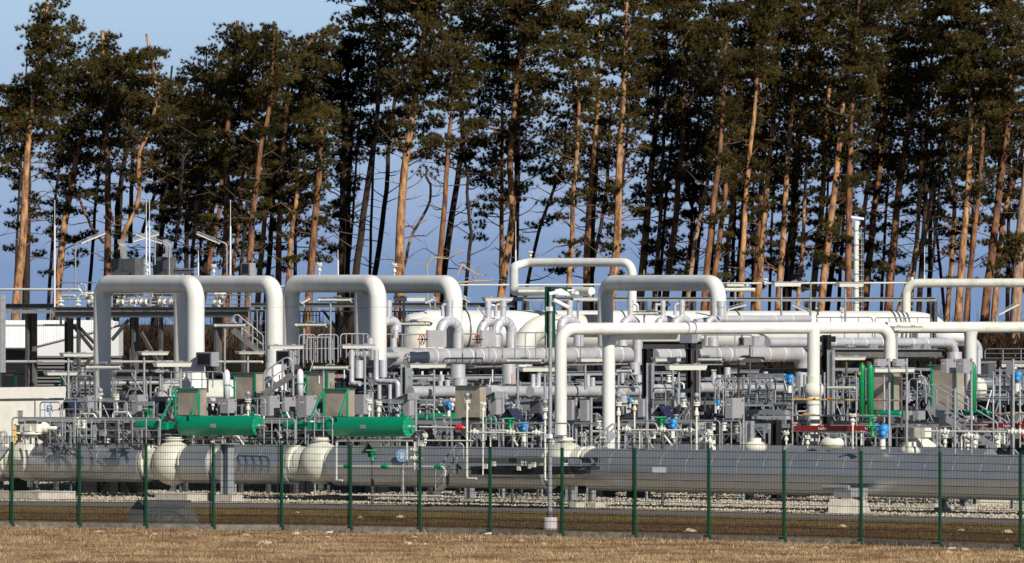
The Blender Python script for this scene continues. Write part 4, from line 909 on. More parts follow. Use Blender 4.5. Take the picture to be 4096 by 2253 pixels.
for i,(x0,x1,y,D,h,m) in enumerate([(900,1380,1505,234,.12,'galv'),(1400,2200,1534,233,.08,'galv'),(1640,2050,1522,232,.06,'galv'),(2230,2600,1530,232,.10,'galv'),(2610,3200,1516,233,.12,'galv'),(2640,3150,1537,230,.06,'galv'),(3320,3900,1478,231,.10,'galv'),(3340,3500,1532,226,.08,'galv'),(300,640,1512,236,.10,'galvd'),(620,1100,1590,226,.06,'galv'),(1650,1820,1600,224,.06,'galv'),(1880,2190,1607,222,.06,'galv'),(2880,3170,1622,216,.05,'galv'),(3900,4400,1580,219,.08,'galv'),(3900,4400,1448,236,.10,'galv'),(3920,4400,1462,236,.12,'cream')]):
    L=line((x0+x1)/2,D,.3); mb=MB(); mb.beam(P(x0,y,L(x0)),P(x1,y,L(x1)),.3 if h>.07 else .06,h); o=simple('cable_tray',mb,M[m],'','cable tray','cable trays and rails behind the cabinets'); later(o,'long thin cable tray',(x0+x1)/2)
# grating platform with toe boards (right of gantry)
mb,c,lu,lv,h=obox_mb(2982,3140,3160,1642,1660,214); simple('platform_edge',mb,M['galv'],'galvanised platform edge left of the ball tee','platform')
mb,c,lu,lv,h=obox_mb(3015,3145,3160,1664,1678,214); simple('platform_edge',mb,M['silver'],'bright lower edge board of the galvanised platform','platform')
I('steel_column',[(2999,1684,2999,None)],213,'stout galvanised column under the platform edge','galv',w=.2,cat='column')
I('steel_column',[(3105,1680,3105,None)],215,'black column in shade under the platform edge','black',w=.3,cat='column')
# dark platform box behind the camera pole
t=thing('valve_platform','dark steel valve platform on I columns behind the camera pole','platform',G(2120,2005)); L=line(2120,198.5,.7)
mb=MB(); 
for y,h_ in((1842,.16),(1874,.10)): mb.beam(P(1862,y,L(1862))+W*.3,P(2386,y,L(2386))+W*.3,.5,h_)
ob('deck_beam',mb,M['steel'],t)
mb=MB(); mb.beam(P(1890,1882,L(1890))+W*.5,P(2280,1882,L(2280))+W*.5,1.2,.25); ob('deck_plate',mb,M['black'],t)
mb=MB(); mb.box(P(2228,1855,L(2228)),.32,.05,.36); mb.box(P(2300,1850,L(2300)),.5,.06,.22); mb.poly([P(2365,1835,L(2365)),P(2396,1880,L(2396)),P(2362,1880,L(2362))],.03,W); ob('toe_board',mb,M['galv'],t)
for x,yt,yb,w in((1878,1912,2003,.23),(2284,1876,2012,.26),(2365,1883,2012,.22),(2011,1948,1992,.18)):
    g=G(x,yb+2); mb=MB(); p=P(x,yt,g.y); mb.ibeam(V((g.x,g.y,.08)),p,w,w,.02,U); ob('column',mb,M['galv'],t)
for x0,x1,yt,yb in((1850,1910,1998,2010),(2255,2312,2011,2032),(2334,2390,2011,2032)):
    mb=MB(); g=G((x0+x1)/2,yb); D=g.y; k=D/F; mb.box(g+W*.3+Z*(yb-yt)*k/2-Z*.02,(x1-x0)*k*.75,.5,(yb-yt)*k+.04); ob('concrete_foot',mb,M['conc'],t)
mb=MB(); 
for x in(2092,2110,2135,2150,1960,1990): mb.box(P(x,1862+rr.uniform(-12,12),L(x))-W*.2,.12,.1,.14)
ob('junction_fittings',mb,M['cream'],t)
def column_foot(x,yt,ybase,x0,x1,yb0,label,w=.3):
    g=G(x,yb0); D=g.y; k=D/F; t=thing('pipe_support',label,'support',g)
    mb=MB(); mb.ibeam(g+W*.3+Z*(yb0-ybase)*k,P(x,yt,D)+W*.3,w,w,.022,U); ob('column',mb,M['galv'],t)
    mb=MB(); mb.box(g+W*.3+Z*(yb0-ybase)*k/2,(x1-x0)*k*.8,.55,(yb0-ybase)*k); ob('concrete_base',mb,M['conc'],t)
    mb=MB(); mb.box(P(x,yt,D)+W*.3,.62,.5,.03); ob('head_plate',mb,M['galv'],t)
column_foot(885,1776,1980,806,933,2010,'tall I column on concrete base between clad pipe sections',.31)
column_foot(3755,1985,2030,3728,3785,2050,'short column on concrete base, left of close pair at right',.2)
column_foot(3835,1985,2028,3805,3862,2048,'short column on concrete base, right of close pair at right',.2)
column_foot(3880,1700,2010,3862,3900,2018,'slim column rising behind pipeline near right edge',.12)
def base(x0,x1,yt,yb,label,dep=1.2,m='conc'):
    g=G((x0+x1)/2,yb); k=g.y/F; mb=MB(); mb.box(g+W*dep*.5+Z*((yb-yt)*k/2-.02),(x1-x0)*k/.8*.72,dep,(yb-yt)*k+.04); return simple('foundation_block',mb,M[m],label,'foundation')
base(-40,190,1968,2001,'wide concrete base under the far left ball valve',1.8)
base(592,775,1975,2008,'wide concrete base under the left green actuator valve',1.6)
base(1180,1400,1985,2004,'low concrete base under the right green actuator valve',1.6,'concd')
base(913,1010,1933,1948,'small far concrete block behind pipeline left of centre',1.)
base(3700,3745,2015,2036,'small concrete block behind fence right part',.6)
# trapezoid pier
g=G(3345,2056); k=g.y/F
t=thing('concrete_pier','tapered pale concrete pier with steel saddle under the pipeline','pier',g)
def pier(x0,x1,x2,yt,yb,t,m='conc'):
    g=G(x0,yb); D=g.y; k=D/F; a=P(x0,yb,D);b=P(x1,yb,D);h=(yb-yt)*k
    a.z=b.z=-.02; vs=[a,b,V((P(x2,yb,D).x,D,h)),V((a.x+.05,D,h))]; mb=MB(); mb.poly(vs,1.4,V((.35,.94,0))); return ob('concrete_block',mb,M[m],t)
pier(3312,3430,3402,1992,2056,t)
mb=MB(); L=line(3345,g.y-.1,.75); mb.box(P(3350,1972,g.y)+W*.7,.62,.9,.26); mb.tube([P(3292,1950,L(3292)),P(3396,1950,L(3396))],.07,12); ob('steel_saddle',mb,M['galv'],t)
t=thing('concrete_pier','small far tapered concrete pier seen under pipeline at right','pier',G(3970,2022)); pier(3918,4020,4005,1990,2022,t)
for x in(60,330,440,510,1160,1200,1420,1500,2420,2560,3210,3850):
    g=G(x,1985+(x>2200)*18); mb=MB(); mb.box(V((g.x,g.y+3.,.32)),.3,.9,.66); mb.box(V((g.x,g.y+3.,.68)),.7,.9,.06); o=simple('pipe_shoe',mb,M['black'],'','support','dark steel shoes under the pipelines'); later(o,'dark steel shoe under the pipelines',x)
# concrete hatch with metal stair mat
t=thing('culvert_hatch','sloping concrete culvert head with grating behind the fence','hatch',G(660,2100))
mb=MB(); a,b,c_,d=G(505,2092),G(800,2100),G(770,2042),G(520,2040)
zt=.34; mb.add([a,b,V((c_.x,c_.y,.02)),V((d.x,d.y,.02)),V((a.x+.55,a.y+.9,zt)),V((b.x-.7,b.y+.9,zt)),V((c_.x,c_.y-1,zt)),V((d.x+.3,d.y-1,zt))],[(0,1,5,4),(1,2,6,5),(2,3,7,6),(3,0,4,7),(4,5,6,7)]); ob('sloped_body',mb,M['hatch'],t)
mb=MB(); 
for i in range(26):
    f=i/25; p=V((a.x+.6+(b.x-a.x-1.35)*f,a.y+.92+(b.y-a.y)*f,zt+.012)); mb.beam(p,p+V((0,5.5,0)),.03,.03)
ob('grating',mb,M['galvd'],t)
# ================= small pipework =================
def sp(L,D,dia,label,bend=6,mt='cream',valves=(),vm='cream',name='small_pipe',grp=None):
    t=thing(name,label,'pipe',P(L[0][0],max(y for _,y in L),DL(D,L[0][0])),grp); ob('pipe_run',pipe_mb(L,D,dia,bend,10),M[mt],t)
    for v in valves:
        x,y,m=v if len(v)==3 else (*v,vm); d=DL(D,x); k=d/F; q=P(x,y,d); a=AX(.75); z_=.6 if m=='bottle' else .72
        mb=MB(); mb.slathe(q-a*.20,a,[(r_*z_,h_*z_+.06) for r_,h_ in [(.05,0),(.10,.02),(.10,.06),(.07,.08),(.12,.16),(.13,.22),(.10,.30),(.07,.33),(.10,.35),(.10,.39),(.05,.41)]],12); mb.tube([q,q+Z*.17*z_],.04*z_,8); ob('ball_valve_body',mb,M[m],t)
    return t
rf=row(198,.7)
sp([(1868,1600),(1868,1915),(1906,1915)],rf,9,'tall cream riser pipe by the red valve, hooked at its foot',8)
sp([(1868,1730),(2182,1733)],rf,8,'cream header pipe with three valves left of camera pole',0,valves=[(1898,1729),(2043,1731),(2145,1732)])
sp([(2180,1640),(2180,1922),(2200,1922)],rf,9,'cream riser pipe just left of the camera pole',8)
sp([(1676,1708),(1868,1711)],rf,7,'thin cream pipe carrying a red valve',0,valves=[(1838,1711,'red')])
sp([(1346,1922),(1346,1764),(1650,1764)],rf,8,'cream pipe framing the right ball valve, long top run',8)
sp([(1348,1922),(1370,1922)],row(197.5,.7),8,'short cream foot pipe at lower left of right valve',0)
sp([(1628,1860),(1628,1764),(1650,1764)],row(197.6,.7),8,'short cream dropper above the blue sign',6)
sp([(1350,1865),(1770,1867),(1784,1885),(1780,1905)],row(197,.7),6,'thin cream pipe with green valves across the clad pipeline',6,valves=[(1392,1865,'bottle'),(1541,1866,'bottle'),(1755,1867,'bottle')])
sp([(1360,1980),(1770,1984)],row(196.5,.7),7,'thin pale pipe just above the gravel left of stairs',0)
sp([(1700,1763),(1890,1764)],rf,7,'short cream header above stairs behind the fence',0)
sp([(1672,1760),(1672,1880)],rf,6,'short cream dropper with flange right of blue sign',0,valves=[(1672,1800),(1672,1840)])
sp([(1658,1770),(1658,1880)],row(197.2,.7),7,'short cream dropper beside the blue sign',0,valves=[(1658,1800),(1658,1835)])
sp([(1932,1625),(1932,1900)],rf,7,'cream riser pipe right of the red valve',0)
sp([(2474,1630),(2474,1796)],rf,9,'cream riser with flange right of the cream elbow leg',0)
sp([(2474,1720),(2786,1722)],rf,8,'cream header pipe with three valves right of camera pole',0,valves=[(2506,1719),(2646,1720),(2752,1722)])
sp([(2786,1640),(2786,1800)],rf,9,'cream riser at right end of the valve header',0)
sp([(2538,1615),(2538,1720)],rf,7,'cream riser with flanged top left of the gantry',0)
sp([(2558,1722),(2558,1795)],rf,6,'short cream pipe below the header left of gantry',0)
sp([(3411,1670),(3411,1795)],rf,7,'cream riser with bolted cap by the scaffold',0)
sp([(3846,1800),(3846,1742),(3900,1742)],rf,8,'cream bent pipe under the open stairs',6,valves=[(3875,1745)])
sp([(3700,1725),(4300,1729)],row(203,.7),7,'thin cream header low at right behind stairs',0,valves=[(3780,1728),(4050,1728),(4080,1729)])
sp([(3998,1730),(3998,1790)],row(203,.7),7,'cream riser between stairs and right edge',0); sp([(4018,1728),(4018,1775)],row(203,.7),7,'second short cream riser near right edge',0)
sp([(400,1610),(400,1772)],row(206),7,'cream riser behind the tall lamp pole left of hood',0)
sp([(518,1800),(518,1718),(560,1714)],row(204),8,'cream bent pipe left of the first green actuator',8,valves=())
sp([(395,1687),(450,1688)],row(208),6,'short cream branch with valve left of first actuator',0,valves=[(440,1688)])
sp([(305,1536),(700,1530)],row(236),14,'white pipe with rounded end behind the first arch',0,mt='white')
sp([(-100,1447),(1050,1448)],row(236),10,'thin white pipe running across behind the two first arches',0,mt='white')
sp([(-100,1158),(318,1158),(332,1176),(392,1176)],row(246),10,'thin white pipe on top of the upper deck at left',6,mt='white')
t=sp([(-100,1302),(306,1301),(312,1290),(312,1190),(322,1181),(346,1181)],row(243),10,'cream pipe loop with flanges left of the first arch',8,mt='cream')
sp([(243,1300),(243,1190),(250,1183),(300,1183)],row(243),10,'cream pipe upright with flange, inner of small loop',6)
for x in(243,311):
    mb=MB(); q=P(x,1212,row(243)(x)); 
    for e in(-.1,.06): mb.tube([q+Z*e,q+Z*(e+.05)],.14,16)
    o=simple('pipe_flange',mb,M['cream'],'pair of bolted cream flanges on '+('left' if x<300 else 'right')+' upright of small pipe loop','flange')
sp([(1840,1141),(2420,1139)],row(252,.2),8,'thin white rail pipe on top of rear deck left of fifth arch',0,mt='white')
sp([(2880,1134),(3640,1132)],row(252,.2),8,'thin white rail pipe on top of rear deck right of fifth arch',0,mt='white')
sp([(1000,1148),(1140,1147)],row(252),9,'short white pipe between second and third arches',0,mt='white')
sp([(2890,1160),(3020,1160)],row(250,.2),17,'short cream pipe on rear deck beside the fifth arch',0)
sp([(2075,1166),(2370,1166)],row(249,.2),14,'dirty cream pipe lying on rear deck under thin loop',0)
sp([(3310,1552),(3420,1552)],row(216),12,'short cream pipe behind scaffold',0)
sp([(640,1745),(700,1746)],row(207),7,'small cream pipe under first green actuator',0)
sp([(880,1740),(925,1742),(945,1775)],row(203),7,'bent cream pipe below the big left green cylinder',3,valves=[(800,1750),(850,1752)])
sp([(1215,1560),(1255,1440)],row(226),4,'thin slanting white rod near the third arch',0,mt='white')
def tallvalve(x,yt,yb,D,base,anc=ANC,m='cream',sc=1.,gauge=False):
    D=DL(D,x); k=D/F; h=(yb-yt)*k; th=thing('vent_valve','','valve',P(x,yb,D),'flanged vent valves'); later(th,base,x,anc)
    q=P(x,yb,D); s=sc*.78
    mb=MB(); mb.lathe(q,Z,[(.035*s,0),(.035*s,h*.25),(.08*s,h*.3),(.085*s,h*.42),(.05*s,h*.5),(.04*s,h*.62),(.04*s,h*.70)],12); ob('valve_body',mb,M[m],th)
    mb=MB(); mb.lathe(q+Z*h*.70,Z,[(0,0),(.13*s,0),(.13*s,h*.06),(.09*s,h*.06),(.09*s,h*.10),(.13*s,h*.10),(.13*s,h*.16),(0,h*.16)],14); ob('flange_pair',mb,M[m],th)
    mb=MB(); q2=q+Z*h*.86
    for i in range(4): a=V((math.cos(i*1.57+.4),math.sin(i*1.57+.4),0))*.09*s; mb.tube([q2+a,q2+a+Z*h*.10],.022*s,6)
    if gauge: mb.tube([q2,q2+Z*h*.2],.02,6); mb.ball(q2+Z*h*.28,.085,1,12,8)
    ob('bolts',mb,M['galv' if gauge else m],th)
for a in [(402,1568,1610,207,1,1),(466,1570,1672,208,1,0),(681,1590,1662,204,1,0),(851,1590,1640,212,1,0),(992,1585,1663,203,1.1,1),(1477,1590,1668,203,1.1,0),(1515,1600,1668,204,1.1,0),(1868,1590,1660,198,1.1,1),(1932,1605,1660,198,1.1,0),
  (2180,1620,1700,198,1.1,1),(2474,1595,1690,198,1.1,1),(2538,1597,1660,198,1.1,0),(2786,1595,1690,198,1.1,1),(3410,1652,1700,198,1.2,0),(2411,1745,1795,199,1,0),(2385,1765,1795,199,1,0),(325,1620,1672,210,1,1),(185,1570,1655,209,1,1),
  (3145,1720,1780,206,1,0),(3990,1740,1790,200,1.2,0),(3900,1735,1795,200,1.3,0),(3872,1755,1800,200,1.2,0),(2880,1600,1640,220,1,0)]:
    tallvalve(a[0],a[1],a[2],row(a[3]),'cream flanged vent valve',sc=a[4],gauge=bool(a[5]))
for a in [(589,1050,1103,238),(855,1054,1107,244),(1278,1048,1102,238),(1578,1050,1106,246),(2122,1003,1034,256),(3271,1228,1290,244),(3369,1228,1290,244),(3060,1112,1140,250),(1810,1590,1640,216)]:
    tallvalve(a[0],a[1],a[2],a[3],'cream vent valve on pipe top',sc=1.1)
for a in [(430,1750,1785),(760,1745,1770)]: tallvalve(a[0],a[1],a[2],row(203),'low cream drain valve')
for i,x in enumerate((478,780,1700,2330,2840,3230,3780)):
    tallvalve(x,1745-(i*7)%30,1792,row(205),'low cream instrument valve',sc=1.0)
# ================= blue valve drives =================
def blue(x,y,s,D,label,wheel=True,sgn=1):
    D=DL(D,x); k=D/F*s; t=thing('valve_drive',label,'valve drive',P(x,y+30,D),'blue electric valve drives'); c=P(x,y,D); a=U*sgn
    mb=MB(); mb.slathe(c-a*22*k,a,[(0,0),(9*k,1*k),(10*k,5*k),(10*k,18*k),(14*k,22*k),(14*k,36*k),(8*k,40*k),(0,41*k)],16); mb.tube([c+Z*2*k,c-Z*22*k],12*k,12); mb.tube([c-Z*20*k,c-Z*26*k],16*k,12); ob('gear_body',mb,M['blue'],t)
    mb=MB(); mb.slathe(c-Z*14*k-W*4*k,-W*.6+a*.8,[(0,0),(9*k,0),(9*k,16*k),(7*k,20*k),(0,21*k)],14); ob('motor',mb,M['blue'],t)
    if wheel: mb=MB(); mb.torus(c-a*8*k-W*16*k+Z*6*k,a*.9-W*.4,9*k,1.6*k,18,6); mb.tube([c-W*14*k,c+Z*3*k],2.5*k,6); ob('hand_wheel',mb,M['blue'],t)
    mb=MB(); mb.tube([c-Z*26*k,c-Z*60*k],9*k,10); ob('stem_pedestal',mb,M['cream'],t)
blue(243,1690,1.0,row(205),'blue valve drive between gearbox and navy hood at left')
blue(224,1648,.8,row(210),'blue valve drive behind rail left of navy hood')
blue(1795,1618,.8,row(215),'blue valve drive left of the wide brown cabinet')
blue(2095,1702,1.1,row(206),'blue valve drive under the navy hood left of camera pole')
blue(2690,1690,1.05,row(206),'blue valve drive under the navy hood right of gantry')
blue(3158,1512,1.0,row(216),'blue valve drive left of the white ball tee')
blue(3530,1716,1.35,row(203),'large blue valve drive below the green gas bottles')
blue(4068,1500,1.1,row(214),'blue valve drive at the right edge')
blue(2520,1598,.55,row(213),'small blue valve wheel between cream leg and dark column')
blue(2872,1608,.5,row(213),'small blue valve partly seen right of gantry')
def greenv(x,y,D,label):
    D=DL(D,x); t=thing('small_valve',label,'valve',P(x,y+10,D),'small green valves'); c=P(x,y,D)
    mb=MB(); mb.lathe(c-Z*.12,Z,[(0,0),(.08,0),(.055,.12),(.05,.18),(.07,.2),(.07,.26),(.04,.28),(0,.3)],12); mb.tube([c+Z*.1-U*.16,c+Z*.1+U*.15],.04,10); mb.tube([c+Z*.2-W*.2-U*.1,c+Z*.2+W*.1+U*.1],.03,6); ob('valve_body',mb,M['bottle'],t)
for i,(x,y,K,l) in enumerate([(2040,1700,202,'left of camera pole'),(2646,1696,202,'right of gantry'),(1490,1828,197,'under lower hood'),(600,1652,209,'left of first actuator frame'),(592,1665,208,'beside grey cabinet under first arch'),(3490,1730,202,'by the big blue drive'),(3482,1690,210,'below the green gas bottles')]): greenv(x,y,row(K),'small green valve '+l)
# ================= navy rain hoods =================
def hood(xa,ya,wr,xl,yl,xr,yr,D,label,matn='navy'):
    D=DL(D,xa); k=D/F; A=P(xa,ya,D); n=wr*k/.6; t=thing('rain_hood',label,'rain hood',P(xa,yl+30,D),'gabled rain hoods'); h=(yl-ya)*k
    sl=(xa-xl)*k/.8; sr=(xr-xa)*k/.8
    mb=MB(); B=A+U*sr-Z*(yr-ya)*k; mb.poly([A,B,B+W*n,A+W*n],.015,V((.5,0,.8))); ob('right_slope',mb,M[matn],t)
    mb=MB(); B=A-U*sl-Z*h; mb.poly([A,B,B+W*n,A+W*n],.015,V((-.5,0,.8))); ob('left_slope',mb,M[matn],t)
    mb=MB(); mb.poly([A+W*n*.98,A-U*sl-Z*h+W*n*.98,A+U*sr-Z*(yr-ya)*k+W*n*.98],.01,W); ob('back_gable',mb,M['black'],t)
    mb=MB(); q=A+W*n*.5; mb.tube([q,V((q.x,q.y,0))],.045,8); ob('post',mb,M['galvd'],t)
    mb=MB(); 
    for i in range(4): mb.box(q-Z*(h*.6+.1*i)+U*(.12*(i%2)-.06),.14,.12,.08)
    ob('instruments',mb,M['greyd'],t)
hood(261,1599,42,231,1640,290,1637,row(206),'navy gabled hood right of the white hut')
hood(2030,1636,40,1999,1674,2057,1678,row(205),'navy gabled hood left of the camera pole')
hood(2634,1627,34,2604,1665,2664,1669,row(205),'navy gabled hood between gantry columns')
hood(1474,1773,30,1442,1815,1507,1817,row(197),'dark green grey gabled hood just behind the fence','steel')
hood(447,1620,26,428,1655,470,1652,row(211),'navy hood tucked behind the first arch left leg'); hood(594,1594,18,580,1620,612,1632,row(211),'small navy hood right of grey cabinet under first arch')
hood(2142,1655,20,2120,1684,2170,1686,row(209),'shaded hood right behind the camera pole')
hood(2860,1655,20,2845,1672,2890,1674,row(210),'small dark hood right of the gantry')
# ================= white gearbox & hoods =================
t=thing('valve_gearbox','cream gearbox with flange tube on the far left ball valve','gearbox',P(130,1740,204)); D=204;k=D/F
mb=MB(); c=P(128,1712,D); mb.box(c,88*k/.8*.8,.36,32*k); mb.box(c-W*.2,30*k,.06,22*k); mb.tube([P(126,1728,D),P(126,1737,D)],.34,28); mb.tube([P(126,1737,D),P(126,1750,D)],.22,24); ob('gear_case',mb,M['cream'],t)
mb=MB(); mb.slathe(P(172,1712,D),U,[(0,0),(.17,0),(.19,.03),(.19,.08),(.15,.10),(.16,.16),(.12,.2),(.06,.24),(.055,.55),(0,.56)],24); ob('flange_tube',mb,M['cream'],t)
for a,l in(((2790,2830,2863,1690,1722),'cream box housing right of the cream valve header'),((3620,3700,3728,1712,1750),'cream box housing behind rail below the stairs'),((2195,2240,2255,1699,1738),'cream box housing beside the camera pole')):
    mb,c,lu,lv,h=obox_mb(*a,210); mb.slathe(c-Z*h*.5,-Z,[(lu*.35,0),(lu*.5,.1),(lu*.75,.25),(lu*.8,.5)],20); simple('valve_housing',mb,M['cream'],l,'housing')
for i,(x,y,r_2) in enumerate([(2830,1785,34),(3020,1776,42),(3640,1790,40),(3330,1760,45),(1490,1762,20)]):
    mb=MB(); d=row(211)(x); mb.ball(P(x,y+14,d),r_2*1.1*d/F,.6,20,10); mb.tube([P(x,y,d),P(x,y-r_2*.55,d)],.2,14); o=simple('valve_dome',mb,M['ball'],'','valve'); later(o,'domed cream valve top',x)
# ================= buildings =================
t=thing('white_hut','low white hut with blue lettered sign at the far left','hut',G(60,1880))
mb,c,lu,lv,h=obox_mb(-430,-420,203,1604,1880,212,None); ob('wall',mb,M['wall'],t)
mb,c2,lu2,lv2,h2=obox_mb(-432,-421,206,1556,1602,211.8,None); ob('roof_fascia',mb,M['wall'],t)
mb=MB(); L=lambda x:(212+.8*(((x-2048)/F*212-(-420-2048)/F*212)/(.6-.8*(x-2048)/F))); mb.box(P(138,1700,L(138))+U*.02,.03,.03,1.6); ob('wall_joint',mb,M['greyd'],t)
mb=MB(); q=P(77,1654,L(77))+U*.02
mb.box(q,.03,.32,.25)
ob('vent_frame',mb,M['wall'],t); mb=MB()
for i in range(5): mb.box(q+U*.03+Z*(.09-.045*i),.02,.24,.03)
ob('vent_slats',mb,M['galv'],t)
mb=MB(); q=P(193,1655,L(193))+U*.04; mb.box(q,.02,.42,.74); ob('sign_plate',mb,mat('sign_pale_blue',(.55,.62,.75),.5),t)
def text(s,c,size,m,parent,ax=U,name='lettering',label=None):
    cu=bpy.data.curves.new('t','FONT'); cu.body=s; cu.size=size; cu.align_x='CENTER'; cu.align_y='CENTER'; cu.extrude=.004; cu.space_character=1.05
    o=bpy.data.objects.new('t',cu); bpy.context.scene.collection.objects.link(o); dg=bpy.context.evaluated_depsgraph_get(); me=bpy.data.meshes.new_from_object(o.evaluated_get(dg))
    bpy.data.objects.remove(o); rot=Matrix((ax,Z,ax.cross(Z))).transposed()
    ori=org(parent); me.transform(Matrix.Translation(V(c)-ori)@rot.to_4x4()); me.materials.clear(); me.materials.append(m)
    o=bpy.data.objects.new(name,me); C.objects.link(o)
    if parent: o.parent=parent
    WO[o.name]=ori; return o
text('ER',P(194,1636,L(194))+U*.06,.30,M['black'],t,W); text('2',P(194,1666,L(194))+U*.06,.28,M['black'],t,W)
mb=MB(); mb.box(P(59,1735,L(59))+U*.03,.03,.12,.62); ob('yellow_marking',mb,M['yellow'],t)
# shed with louvres
t=thing('white_shed','white corrugated shed with grey louvred wall below, behind first arch','shed',P(300,1800,262)); Ld=line(300,264,.3)
mb=MB()
for i in range(60):
    x0=14+i*7.4; yb_=1393-(max(0,x0-150))*.205; 
    if x0>474: break
    yt_=1284
    yb_=1393 if x0<118 else 1393-(x0-118)*.26
    if yb_<yt_+3: break
    mb.tube([P(x0,yt_,Ld(x0)+1),P(x0,yb_,Ld(x0))],.045,6)
a=[P(14,1393,Ld(14)),P(118,1393,Ld(118)),P(474,1300,Ld(474)),P(474,1286,Ld(474)+1),P(14,1286,Ld(14)+1)]; mb.poly(a,.05,V((0,1,0))); ob('roof',mb,M['sheet'],t)
mb=MB(); x0,x1=146,475; mb.poly([P(x0,1424,Ld(x0)+.1),P(x1,1424,Ld(x1)+.1),P(x1,1308,Ld(x1)+.1),P(x0,1390,Ld(x0)+.1)],3,V((0,1,0))); ob('gable_wall',mb,M['sheet'],t)
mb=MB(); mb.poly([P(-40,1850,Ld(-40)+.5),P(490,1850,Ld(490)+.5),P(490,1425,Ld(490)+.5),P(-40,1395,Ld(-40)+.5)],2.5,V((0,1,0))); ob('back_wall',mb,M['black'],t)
mb=MB()
for i in range(21):
    y=1428+i*14
    mb.beam(P(146,y,Ld(146)+.2),P(486,y,Ld(486)+.2),.16,.075)
for i in range(10): y=1556+i*14; mb.beam(P(60,y,Ld(60)+.2),P(142,y,Ld(142)+.2),.16,.05)
ob('louvres',mb,M['louv'],t)
mb=MB()
for x in(60,250): mb.beam(P(x,1500,Ld(x)-.3),P(x,1700,Ld(x)-.3),.12,.1)
o=simple('fence_post',mb,M['dkgreen'],'pair of dark green posts before the louvred shed wall','post')
# ================= poles, masts, signs =================
t=thing('camera_pole','tall galvanised pole with white cameras in a concrete ring base','camera pole',G(2200,2120)); g=G(2200,2118); D=g.y
mb=MB(); mb.tube([V((g.x,g.y,.1)),V((g.x,g.y,H-(1900-YH)/F*D)),P(2202,1180,D)],[.075,.06,.048],14); ob('pole',mb,M['galv'],t)
mb=MB(); mb.tube([P(2200,2068,D),P(2200,2046,D)],.082,14); ob('pole_sleeve',mb,M['greyd'],t)
mb=MB(); r=29*D/F; mb.lathe(V((g.x,g.y,-.05)),Z,[(r,0),(r,.36),(r*.95,.38),(0,.38)],28); ob('concrete_ring',mb,M['pink'],t)
mb=MB(); mb.beam(P(2197,1175,D),P(2235,1168,D),.06,.09); mb.poly([P(2210,1180,D),P(2222,1158,D),P(2245,1154,D),P(2276,1172,D),P(2282,1183,D)],.22,V((0,1,0))); ob('dome_arm',mb,M['signw'],t)
mb=MB(); mb.lathe(P(2306,1179,D),Z,[(.075,0),(.08,.03),(.05,.09),(0,.1)],16); mb.beam(P(2270,1162,D),P(2300,1160,D),.05,.05); mb.beam(P(2290,1176,D),P(2290,1158,D),.05,.05); ob('dome_camera',mb,M['signw'],t)
mb=MB(); mb.tube([P(2214,1201,D-.1),P(2272,1230,D+.1)],.062,14); ob('tube_camera',mb,M['signw'],t)
mb=MB(); mb.box(P(2197,1236,D)-V((0,.08,0)),.15,.12,.12); mb.box(P(2195,1745,D)-V((0,.08,0)),.16,.14,.12); ob('junction_box',mb,M['signw'],t)
mb=MB(); mb.poly([P(2232,1740,D),P(2256,1742,D),P(2248,1760,D),P(2218,1756,D)],.1,V((0,1,0))); mb.tube([P(2205,1746,D),P(2235,1748,D)],.03,6); ob('side_bracket',mb,M['greyd'],t)
t=thing('steel_mast','dark green steel column with side arm just behind camera pole','column',P(2198,1600,240)); Dm=240
mb=MB(); mb.ibeam(P(2200,1147,Dm),V((P(2200,0,Dm).x,Dm,0)),.30,.26,.02,U); mb.beam(P(2200,1155,Dm),P(2288,1157,Dm),.1,.14); mb.box(P(2282,1160,Dm-.1),.08,.08,.12)
ob('column',mb,M['dkgreen'],t)
for y in(1280,1322): mb=MB(); mb.beam(P(2215,y,Dm),P(2245,y,Dm),.04,.04); ob('bracket',mb,M['dkgreen'],t)
t=thing('climbing_mast','tall pale mast with climbing rungs and floodlight among the pines','mast',P(3425,1400,258)); D=258
mb=MB(); mb.tube([V((P(3425,0,D).x,D,0)),P(3425,885,D)],[.13,.105],16); ob('pole',mb,M['cream'],t)
mb=MB(); mb.tube([P(3446,1270,D),P(3446,905,D)],.018,6); mb.tube([P(3452,1290,D),P(3452,930,D)],.012,6)
for i in range(17): y=915+i*21; mb.beam(P(3432,y,D-.1),P(3456,y-3,D-.1),.02,.02); 
for i in range(6): y=925+i*58; mb.tube([P(3414,y,D)-V((0,.02,0)),P(3414,y,D)],.02,5); mb.lathe(P(3425,y,D),Z,[(.125,0),(.125,.05)],16)
ob('climbing_rungs',mb,M['galv'],t)
mb=MB(); mb.beam(P(3404,868,D),P(3455,876,D),.3,.09); mb.beam(P(3432,884,D),P(3432,900,D),.1,.1); ob('floodlight',mb,M['signw'],t)
t=thing('loudspeaker_pole','two black horn loudspeakers on a thin pole before pines','loudspeaker',P(3243,1300,247)); D=247
mb=MB(); mb.tube([P(3243,1300,D),P(3243,1130,D)],.03,8); ob('pole',mb,M['galv'],t)
for s in(-1,1): mb=MB(); mb.slathe(P(3243+s*6,1156,D),V((s,-.15,0)),[(.05,0),(.06,.12),(.14,.26),(.15,.27),(.0,.2)],16); ob('horn',mb,M['black'],t)
